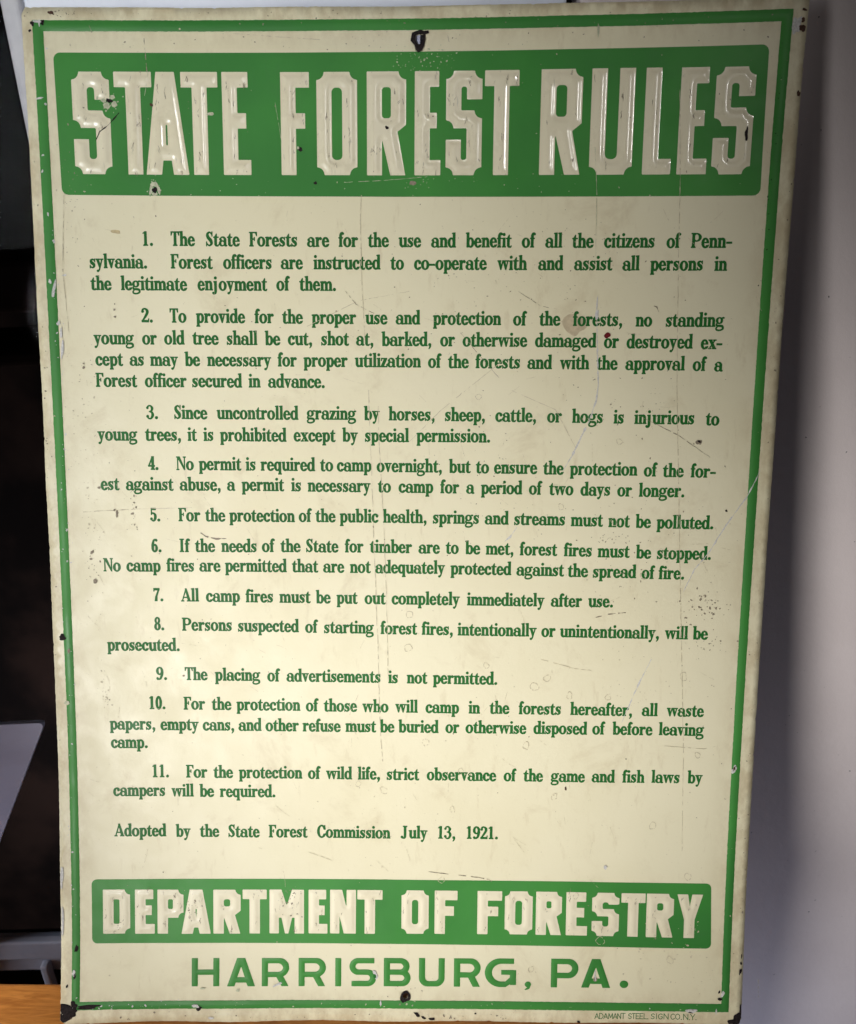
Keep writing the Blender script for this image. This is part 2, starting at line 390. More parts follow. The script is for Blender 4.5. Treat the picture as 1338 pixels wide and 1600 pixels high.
        A(B(w-130, XH-HL, w+4, XH))
    elif ch == 'x':
        A(g.poly([(20, XH-10), (20+ST+20, XH-10), (w-10, 10), (w-10-ST-20, 10)])); A(g.line([(60, 20, 46), (w-70, XH-20, 46)]))
        A(B(-2, XH-HL, 190, XH)); A(B(w-150, XH-HL, w, XH)); A(B(-4, 0, 150, HL)); A(B(w-190, 0, w+2, HL))
    elif ch == 'z':
        A(B(16, XH-52, w-10, XH)); A(B(0, 0, w, 52)); A(g.poly([(0, 40), (ST+30, 40), (w-10, XH-40), (w-ST-40, XH-40)])); A(B(12, XH-140, 46, XH)); A(B(w-40, 0, w, 150))
    elif ch in '.,':
        A(g.ell(w/2, 62, 68, 70)); (ch == ',') and A(g.stroke([(w/2+24, 60, 84), (w/2+20, -40, 66), (w/2-40, -140, 26)]))
    elif ch == '-': A(B(10, 190, w-20, 270))
    elif ch == '1':
        x = (w-ST)/2; A(B(x, 0, x+ST, CAP)); foot(x, e=56); A(g.poly([(x-70, CAP-70), (x-70, CAP-110), (x+6, CAP-90), (x+ST, CAP-60), (x+ST, CAP), (x+60, CAP)]))
    elif ch == '2':
        A(g.stroke([(60, 520, 90), (90, 630, 76), (w*.5, 664, 60), (w*.78, 560, 116), (w*.7, 400, 110), (w*.3, 150, 70), (40, 60, 60)])); A(g.ell(74, 530, 60, 60)); A(B(20, 0, w-20, 100)); A(g.line([(w-40, 60, 50), (w-20, 170, 34)]))
    elif ch == '3':
        A(g.stroke([(60, 560, 70), (110, 650, 60), (w*.55, 664, 60), (w*.75, 540, 112), (w*.62, 400, 70), (w*.4, 368, 44)])); A(g.stroke([(w*.4, 372, 44), (w*.7, 330, 84), (w*.8, 190, 122), (w*.6, 30, 76), (w*.3, 22, 56), (50, 120, 60)])); A(g.ell(66, 560, 56, 56)); A(g.ell(66, 130, 62, 62))
    elif ch == '4':
        x = w*.52; A(B(x, 0, x+ST, CAP)); foot(x, e=44); A(B(6, 165, w-4, 232)); A(g.poly([(6, 190), (70, 190), (x+60, CAP-30), (x+70, CAP), (x+20, CAP)]))
    elif ch == '5':
        A(B(60, 590, w-40, CAP)); A(B(56, 340, 104, CAP)); A(g.stroke([(76, 370, 48), (w*.45, 430, 60), (w*.78, 330, 112), (w*.76, 130, 118), (w*.5, 18, 64), (50, 110, 70)])); A(g.ell(72, 130, 60, 60))
    elif ch in '69':
        s6 = Shape(-60, -220, w+60, 760, 11); h = g
        A(bowl(14, w-10, ST, ST, -10, 420, 40)); A(g.stroke([(14+ST/2, 210, ST), (14+ST/2+6, 400, ST), (w*.42, 620, 86), (w-74, 664, 50)])); A(g.ell(w-76, 610, 56, 56))
        if ch == '9': g.D = g.D[::-1, ::-1]; g.x0 = w-(g.x0+g.step*(g.nx-1)); g.y0 = CAP-10-(g.y0+g.step*(g.ny-1))
    elif ch == '7':
        A(B(24, 580, w-10, CAP)); A(B(24, 520, 66, CAP)); A(g.poly([(w-90, 600), (w-10, 640), (w*.62, 260), (w*.62, 0), (w*.62-ST-20, 0), (w*.5-60, 240)]))
    elif ch == '8':
        A(bowl(34, w-30, 96, 96, 340, CAP+8, 38)); A(bowl(10, w-8, 116, 116, -10, 392, 40))
    elif ch == '0': A(bowl(8, w-8, ST, ST, -10, CAP+8, 40))
    elif ch == 'T':
        x = (w-ST)/2; A(B(x, 0, x+ST, CAP)); foot(x, e=48); A(B(6, CAP-48, w-6, CAP)); A(g.poly([(6, CAP-10), (6, CAP-190), (34, CAP-190), (90, CAP-40)])); A(g.poly([(w-6, CAP-10), (w-6, CAP-190), (w-34, CAP-190), (w-90, CAP-40)]))
    elif ch in 'FP':
        x = 52; A(B(x, 0, x+ST, CAP)); foot(x, e=46); A(B(6, CAP-44, x+60, CAP))
        if ch == 'F':
            A(B(x, CAP-48, w-6, CAP)); A(g.poly([(w-6, CAP-10), (w-6, CAP-190), (w-34, CAP-190), (w-90, CAP-40)])); A(B(x+60, 330, w*.66, 374)); A(B(w*.62, 270, w*.70, 440))
        else: A(np.maximum(bowl(x-60, w-6, 160, ST+6, 290, CAP, 44), x+40-g.X))
    elif ch == 'I': x = (w-ST)/2; A(B(x, 0, x+ST, CAP)); foot(x, e=52); A(B(x-52, CAP-44, x+ST+52, CAP))
    elif ch == 'N':
        A(B(44, 0, 88, CAP)); A(B(w-92, 0, w-48, CAP)); A(g.poly([(30, CAP), (170, CAP), (w-48, 40), (w-48, 0), (w-92, 0)])); A(B(0, 0, 136, HL)); A(B(w-140, CAP-44, w, CAP)); A(B(-6, CAP-44, 120, CAP))
    elif ch == 'S':
        A(g.stroke([(w*.80, 560, 40), (w*.55, 664, 56), (w*.24, 570, 104), (w*.34, 410, 136), (w*.66, 270, 142), (w*.76, 120, 104), (w*.46, 22, 56), (w*.14, 130, 40)])); A(B(w*.80, 470, w*.90, CAP+4)); A(B(w*.06, -6, w*.16, 210))
    elif ch == 'A':
        A(g.line([(62, 30, 46), (w*.5, CAP-20, 46)])); A(g.poly([(w*.40, CAP), (w*.56, CAP), (w-20, 20), (w-ST-40, 20)])); A(B(w*.2, 190, w*.74, 234)); A(B(-4, 0, 150, HL)); A(B(w-210, 0, w+4, HL))
    elif ch == 'C':
        A(bowl(0, w+30, ST+8, ST+10, -10, CAP+10, 44)); X(B(w*.62, 210, w+90, 460)); X(B(w-6, -90, w+200, 800)); A(B(w-60, 440, w-18, CAP)); A(g.stroke([(w*.6, 20, 56), (w*.86, 80, 50), (w-20, 210, 36)]))
    elif ch == 'J':
        x = w*.46; A(B(x, 120, x+ST, CAP)); A(B(x-50, CAP-44, x+ST+48, CAP)); A(g.stroke([(x+ST/2, 140, ST), (x+ST*.3, 30, 86), (x-60, 10, 56), (x-130, 60, 60)])); A(g.ell(x-110, 70, 64, 64))
    return g
_glyphs = {}
TXT = 8.35/CAP
def glyph(ch):
    if ch not in _glyphs:
        w = ADV[ch]/TXT-10
        q = serif_glyph(ch, w); q.D = q.D-13
        _glyphs[ch] = [l for l in q.loops(2.5) if len(l) > 2]
        _glyphs[ch] = (fill(_glyphs[ch]))
    return _glyphs[ch]
def text_mesh(name, lines, mat, parent, label, seed):
    # lines: lists of (word, a, b) with the left end of each word's baseline on the sheet, in mm
    V = []; F = []; n = 0; rnd = random.Random(seed)
    for line in lines:
        for wi, (word, a, b) in enumerate(line):
            nat = sum(ADV[c] for c in word)
            x = a; k = 1.0
            dy = (line[min(wi+1, len(line)-1)][2]-b)
            for c in word:
                vs, fs = glyph(c)
                V.append(np.stack([x+.1+vs[:, 0]*TXT, b-vs[:, 1]*TXT+rnd.uniform(-.05, .05)], -1)); F.append(fs[:, ::-1]+n); n += len(vs)
                x += ADV[c]*k
    V = np.vstack(V); F = np.vstack(F)
    o = sheet_obj(name, V, F, .10, mat, parent); 
    if label: o['label'] = label
    return o

# condensed block letters of the two panels; x right, y up, mm
def block(ch, w, h, st, bar, n):
    g = Shape(0, 0, w, h, min(.42, st/14)); A, B, X, C = g.add, g.box, g.sub, lambda x, y: g.ell(x, y, n, n)
    ins = w-2*st; r = max(.5, ins*.42)
    def full(*corners):
        A(B(0, 0, w, h))
        for c in corners: X(C(w if c[1] == 'r' else 0, h if c[0] == 't' else 0))
    if ch == 'T': A(B(0, h-bar, w, h)); A(B((w-st)/2, 0, (w+st)/2, h))
    elif ch in 'EF':
        A(B(0, 0, st, h)); A(B(0, h-bar, w*(.93 if ch == 'E' else 1), h)); m = h*.53; A(B(0, m-bar/2, w*.85, m+bar/2))
        if ch == 'E': A(B(0, 0, w, bar))
    elif ch == 'L': A(B(0, 0, st, h)); A(B(0, 0, w, bar))
    elif ch == 'O': full('tl', 'tr', 'bl', 'br'); X(B(st, bar, w-st, h-bar, r))
    elif ch == 'D': full('tr', 'br'); X(B(st, bar, w-st, h-bar, r*.6)); A(B(0, 0, st, h))
    elif ch == 'U': full('bl', 'br'); X(B(st, bar, w-st, h+20, r))
    elif ch == 'S':
        full('tl', 'tr', 'bl', 'br'); y1, y2, y3, y4 = h*.73, h*.625, h*.455, h*.345
        X(B(st, y2, w-st, h-bar, r)); X(B(st+r, y2, w+9, y1)); X(B(st, y2, st+2*r, y1+1, r*.5)); X(C(w, y2))
        X(B(st, bar, w-st, y3, r)); X(B(-9, y4, w-st-r, y3)); X(B(w-st-2*r, y4-1, w-st, y3, r*.5)); X(C(0, y3))
    elif ch == 'R':
        yb = h*.42; A(B(0, 0, st, h)); q = B(0, yb, w, h); q = np.maximum(q, -C(w, h)); q = np.maximum(q, -g.poly([(w+1, yb+n*1.1), (w+1, yb-1), (w-n*1.5, yb-1)])); A(q)
        X(B(st, yb+bar*.9, w-st, h-bar, r*.8)); A(B(0, 0, st, h))
        k = st*1.0; A(g.poly([(w*.5-k*.42, yb+1), (w*.5+k*.72, yb+1), (w*.985, 0), (w*.985-k, 0)]))
    elif ch == 'P':
        yb = h*.36; q = B(0, yb, w, h); q = np.maximum(q, -C(w, h)); q = np.maximum(q, -C(w, yb)); A(q); X(B(st, yb+bar*.9, w-st, h-bar, r*.7)); A(B(0, 0, st, h))
    elif ch == 'A':
        t = st*1.02; A(g.poly([(0, 0), (w*.5-t*.6, h), (w*.5+t*.6, h), (w, 0)])); yb = h*.14; yt = yb+bar
        X(g.poly([(t, -1), (t+1.2, yb), (w-t-1.2, yb), (w-t, -1)])); ax = w*.5; hy = h*.17+yt
        X(g.poly([(t+st*.36, yt), (w-t-st*.36, yt), (ax+.5, hy+h*.03), (ax-.5, hy+h*.03)]))
    elif ch == 'M':
        A(B(0, 0, w, h)); X(g.poly([(st*1.1, h+1), (w-st*1.1, h+1), (w/2+.3, h*.66), (w/2-.3, h*.66)])); 
        X(g.poly([(st*.9, -1), (st*.9, h*.36), (st*1.15, h*.36), (w/2-.9, -1)])); X(g.poly([(w-st*.9, -1), (w-st*.9, h*.36), (w-st*1.15, h*.36), (w/2+.9, -1)]))
    elif ch == 'N':
        A(B(0, 0, w, h)); X(g.poly([(st*1.12, h+1), (w-st*.9, h+1), (w-st*.9, h*.58)])); X(g.poly([(st*.9, -1), (w-st*1.12, -1), (st*.9, h*.40)]))
    elif ch == 'Y':
        A(B((w-st)/2, 0, (w+st)/2, h*.5)); A(g.poly([(0, h), (st*1.02, h), (w/2, h*.72), (w-st*1.02, h), (w, h), (w/2+st/2, h*.42), (w/2-st/2, h*.42)]))
    return g
# wide plain capitals of the city line
def wide(ch, w, h):
    g = Shape(-.5, -4, w+.5, h, .3); A, B, X = g.add, g.box, g.sub; s, t = h*.215, h*.19
    if ch == 'H': A(B(0, 0, s, h)); A(B(w-s, 0, w, h)); A(B(0, h*.5-t/2, w, h*.5+t/2))
    elif ch == 'I': A(B(0, 0, w, h))
    elif ch == 'A':
        k = s*1.12; A(g.poly([(0, 0), (w*.5-k*.6, h), (w*.5+k*.6, h), (w, 0)])); X(g.poly([(k, -1), (k+1.3, t*.7), (w-k-1.3, t*.7), (w-k, -1)])); X(g.poly([(k+2.2, t*1.7), (w-k-2.2, t*1.7), (w*.5, h*.70)]))
    elif ch in 'RP':
        yb = h*.32; A(np.maximum(np.maximum(B(-9, yb, w, h, (h-yb)*.5), -B(-9, yb+t, w-s, h-t, (h-yb)*.5-t*.9)), -g.X)); A(B(0, 0, s, h))
        if ch == 'R': A(g.poly([(w*.50, yb+1), (w*.50+s*1.2, yb+1), (w*.98, 0), (w*.98-s*1.15, 0)]))
    elif ch == 'B':
        m = h*.5
        for y0, y1, x1 in ((m-t/2, h, w*.96), (0, m+t/2, w)):
            A(np.maximum(np.maximum(B(-9, y0, x1, y1, (y1-y0)*.5), -B(-9, y0+t, x1-s, y1-t, (y1-y0)*.5-t*.9)), -g.X))
        A(B(0, 0, s, h))
    elif ch == 'U':
        r = w*.34; A(np.maximum(B(0, 0, w, h+30, r), g.Y-h)); X(B(s, t, w-s, h+40, max(.6, r-s*.8)))
    elif ch == 'S':
        m = h*.5; a = np.maximum(B(0, m-t/2, w*1.3, h, (h-m+t/2)*.5), -B(s, m+t/2, w*1.3, h-t, (h-m-t*1.5)*.5)); A(np.maximum(a, np.maximum(g.X-w*.93, np.where(g.Y < m+t/2, g.X-w*.62, -9))))
        b = np.maximum(B(-w*.3, 0, w, m+t/2, (m+t/2)*.5), -B(-w*.3, t, w-s, m-t/2, (m-t*1.5)*.5)); A(np.maximum(b, np.maximum(w*.08-g.X, np.where(g.Y > m-t/2, w*.38-g.X, -9))))
    elif ch == 'G':
        A(np.maximum(g.ell(h*.55, h/2, h*.55, h/2+.1), -g.ell(h*.58, h/2, h*.55-s, h/2-t))); X(B(h*.55, -1, w+9, h+1)); A(np.maximum(B(h*.5, h-t, w*.93, h), -9)); A(B(w-s, t*.4, w, h*.6)); A(B(w*.52, h*.6-t*.9, w, h*.6)); A(g.poly([(h*.5, 0), (h*.72, 0), (w, t*1.3), (w-s, t*1.8), (h*.7, t), (h*.5, t)]))
    elif ch == '.': A(g.ell(w/2, w*.45, w/2, w*.45))
    elif ch == ',': A(g.ell(w/2+.3, 1.9, 2.1, 2.0)); A(g.stroke([(w/2+1.0, 1.8, 2.4), (w/2+.6, -.4, 1.8), (w/2-1.6, -1.6, .6)]))
    return g
# thin hand lettering of the maker's line
def thin(ch, w, h):
    T = .46; W = w; P = {'A': [[(0, 0), (W/2, h), (W, 0)], [(W*.2, h*.32), (W*.8, h*.32)]], 'D': [[(0, 0), (0, h), (W*.6, h), (W, h*.6), (W, h*.4), (W*.6, 0), (0, 0)]],
        'M': [[(0, 0), (W*.08, h), (W/2, h*.2), (W*.92, h), (W, 0)]], 'N': [[(0, 0), (0, h), (W, 0), (W, h)]], 'T': [[(0, h), (W, h)], [(W/2, 0), (W/2, h)]],
        'S': [[(W, h*.82), (W*.6, h), (W*.1, h*.85), (W*.1, h*.6), (W*.9, h*.4), (W*.9, h*.15), (W*.4, 0), (0, h*.18)]], 'E': [[(W, 0), (0, 0), (0, h), (W, h)], [(0, h*.52), (W*.8, h*.52)]],
        'L': [[(0, h), (0, 0), (W, 0)]], 'I': [[(W/2, 0), (W/2, h)]], 'G': [[(W, h*.8), (W*.6, h), (W*.1, h*.8), (0, h*.45), (W*.2, h*.08), (W*.6, 0), (W, h*.2), (W, h*.45), (W*.6, h*.45)]],
        'C': [[(W, h*.8), (W*.6, h), (W*.1, h*.8), (0, h*.45), (W*.2, h*.08), (W*.6, 0), (W, h*.2)]], 'O': [[(W*.5, h), (W*.1, h*.8), (0, h*.5), (W*.1, h*.2), (W*.5, 0), (W*.9, h*.2), (W, h*.5), (W*.9, h*.8), (W*.5, h)]],
        'Y': [[(0, h), (W/2, h*.45), (W, h)], [(W/2, h*.45), (W/2, 0)]], '.': [[(W/2, .1), (W/2+.02, .12)]]}[ch]
    g = Shape(-.4, -.4, w+.4, h+.4, .09)
    for pl in P: g.add(g.line([(x, y, T if ch != '.' else .7) for x, y in pl]))
    return g
def place(g, a, bottom, tol):
    return [np.stack([a+l[:, 0], bottom-l[:, 1]], -1) for l in g.loops(tol)]
def relief_letter(name, loops, mat, parent, base_h, rise, inset, width, shift, spacing):
    loops = [densify(l, spacing*1.6) for l in loops]
    vs, fs = fill(loops, spacing)
    sd = -loops_sd(loops, vs[:, 0]-shift[0], vs[:, 1]-shift[1])
    t = np.clip((sd-inset)/width, 0, 1); h = base_h+rise*t*t*(3-2*t)
    return sheet_obj(name, vs, fs, h, mat, parent), loops
# ------------------------------------------------------------------ tables measured on the sheet (mm)
RULES = [
    ['1.:65.0:133.8 The:82.5:133.8 State:103.6:133.8 Forests:129.9:133.8 are:165.0:133.9 for:184.0:133.9 the:201.7:133.9 use:220.3:133.9 and:239.8:134.0 benefit:260.6:134.0 of:294.0:134.1 all:308.0:134.1 the:323.9:134.2 citizens:342.8:134.2 of:379.4:134.4 Penn-:393.6:134.4',
     'sylvania.:32.7:147.2 Forest:82.0:147.1 officers:113.9:147.0 are:148.9:147.0 instructed:168.7:147.0 to:215.3:147.0 co-operate:229.6:147.0 with:279.8:147.1 and:304.1:147.1 assist:325.5:147.2 all:354.1:147.3 persons:370.5:147.4 in:407.9:147.6',
     'the:32.9:160.2 legitimate:51.2:160.1 enjoyment:98.0:159.9 of:146.0:159.7 them.:160.0:159.7'],
    ['2.:63.0:179.2 To:80.4:179.2 provide:96.5:179.2 for:132.3:179.2 the:149.2:179.3 proper:167.3:179.3 use:200.1:179.4 and:218.6:179.4 protection:241.3:179.5 of:289.9:179.7 the:305.6:179.7 forests,:325.8:179.8 no:363.3:180.0 standing:381.1:180.1',
     'young:33.4:192.6 or:63.1:192.5 old:76.6:192.4 tree:93.9:192.3 shall:114.8:192.3 be:138.4:192.3 cut,:152.5:192.2 shot:172.8:192.2 at,:194.4:192.2 barked,:210.0:192.3 or:245.8:192.3 otherwise:259.5:192.4 damaged:303.4:192.5 or:344.9:192.8 destroyed:358.5:192.9 ex-:402.7:193.2',
     'cept:33.9:205.5 as:54.9:205.4 may:67.5:205.4 be:88.8:205.3 necessary:102.6:205.3 for:146.0:205.2 proper:162.0:205.2 utilization:193.6:205.2 of:238.5:205.3 the:250.7:205.4 forests:267.5:205.4 and:299.1:205.6 with:318.9:205.7 the:340.9:205.8 approval:358.3:205.9 of:398.6:206.2 a:411.4:206.4',
     'Forest:33.5:218.4 officer:63.8:218.3 secured:92.8:218.2 in:127.8:218.1 advance.:139.9:218.1'],
    ['3.:63.9:237.9 Since:81.1:237.8 uncontrolled:107.7:237.7 grazing:163.6:237.5 by:199.1:237.5 horses,:214.4:237.6 sheep,:249.0:237.7 cattle,:280.2:237.8 or:312.0:238.0 hogs:327.2:238.1 is:352.4:238.3 injurious:365.0:238.4 to:408.1:238.9',
     'young:33.3:251.5 trees,:62.8:251.4 it:89.1:251.3 is:99.0:251.3 prohibited:109.4:251.3 except:155.3:251.1 by:185.6:250.9 special:199.5:250.9 permission.:231.7:250.7'],
    ['4.:64.0:269.6 No:81.7:269.6 permit:95.7:269.5 is:125.0:269.5 required:134.4:269.5 to:171.6:269.5 camp:182.1:269.5 overnight,:207.0:269.6 but:252.0:269.7 to:268.7:269.8 ensure:280.0:269.9 the:310.4:270.1 protection:326.9:270.2 of:372.2:270.6 the:383.8:270.8 for-:400.7:270.9',
     'est:33.9:282.5 against:49.7:282.5 abuse,:83.4:282.4 a:113.1:282.3 permit:122.3:282.3 is:153.3:282.3 necessary:163.7:282.4 to:207.7:282.4 camp:220.7:282.5 for:246.7:282.6 a:262.9:282.6 period:272.1:282.7 of:301.9:282.8 two:314.4:282.9 days:333.8:283.0 or:356.5:283.2 longer.:369.6:283.3'],
    ['5.:64.1:302.1 For:82.0:301.9 the:98.9:301.8 protection:114.1:301.8 of:157.9:301.6 the:168.4:301.6 public:183.7:301.6 health,:210.9:301.6 springs:242.1:301.7 and:274.8:301.9 streams:293.0:302.0 must:328.4:302.3 not:351.7:302.6 be:368.5:302.8 polluted.:381.5:303.0'],
    ['6.:64.3:321.7 If:81.8:321.5 the:92.0:321.4 needs:108.6:321.3 of:134.3:321.1 the:146.1:321.0 State:162.1:320.9 for:186.8:320.8 timber:202.6:320.8 are:233.4:320.9 to:250.5:320.9 be:262.8:321.0 met,:275.7:321.1 forest:297.0:321.3 fires:324.6:321.5 must:345.7:321.8 be:369.5:322.2 stopped.:382.4:322.4',
     'No:33.7:334.4 camp:48.2:334.3 fires:73.6:334.1 are:94.4:334.0 permitted:110.7:333.9 that:153.2:333.9 are:173.0:333.9 not:190.0:333.9 adequately:206.1:333.9 protected:253.7:334.1 against:295.3:334.3 the:327.4:334.6 spread:343.0:334.8 of:373.6:335.1 fire.:384.1:335.2'],
    ['7.:64.5:353.4 All:82.3:353.5 camp:98.1:353.6 fires:123.4:353.7 must:144.9:353.8 be:168.2:353.9 put:181.4:353.9 out:199.3:354.0 completely:216.5:354.0 immediately:264.3:354.0 after:317.4:354.0 use.:340.9:353.9'],
    ['8.:64.5:372.4 Persons:82.3:372.6 suspected:118.0:372.9 of:161.2:373.2 starting:173.1:373.3 forest:209.4:373.5 fires,:235.7:373.6 intentionally:258.6:373.7 or:311.9:373.8 unintentionally,:323.7:373.8 will:389.9:373.8 be:407.3:373.8',
     'prosecuted.:34.2:386.0'],
    ['9.:64.8:405.1 The:83.3:405.2 placing:102.7:405.4 of:136.5:405.6 advertisements:148.9:405.6 is:214.4:405.8 not:226.4:405.8 permitted.:243.2:405.8'],
    ['10.:59.4:424.6 For:82.1:424.8 the:100.3:424.9 protection:116.3:425.0 of:161.2:425.2 those:172.8:425.2 who:197.9:425.3 will:219.2:425.3 camp:238.6:425.3 in:266.3:425.3 the:279.9:425.2 forests:298.6:425.2 hereafter,:331.7:425.1 all:377.4:424.8 waste:393.3:424.7',
     'papers,:34.1:438.4 empty:66.9:438.6 cans,:94.2:438.7 and:117.4:438.7 other:134.9:438.8 refuse:159.0:438.8 must:186.8:438.7 be:209.1:438.7 buried:221.2:438.6 or:251.6:438.5 otherwise:264.6:438.4 disposed:308.4:438.1 of:346.2:437.8 before:359.1:437.7 leaving:388.6:437.4',
     'camp.:34.5:450.7'],
    ['11.:60.4:470.3 For:82.8:470.4 the:100.7:470.5 protection:117.2:470.6 of:162.3:470.7 wild:174.2:470.7 life,:194.7:470.7 strict:213.5:470.7 observance:239.8:470.6 of:289.8:470.4 the:302.6:470.3 game:320.4:470.2 and:346.8:470.0 fish:366.5:469.8 laws:385.2:469.6 by:408.4:469.4',
     'campers:35.2:483.0 will:73.2:483.2 be:91.4:483.3 required.:104.6:483.4'],
    ['Adopted:35.5:510.2 by:75.5:510.5 the:91.2:510.5 State:109.7:510.6 Forest:136.3:510.6 Commission:168.1:510.6 July:222.5:510.3 13,:246.9:510.1 1921.:265.7:510.0']]
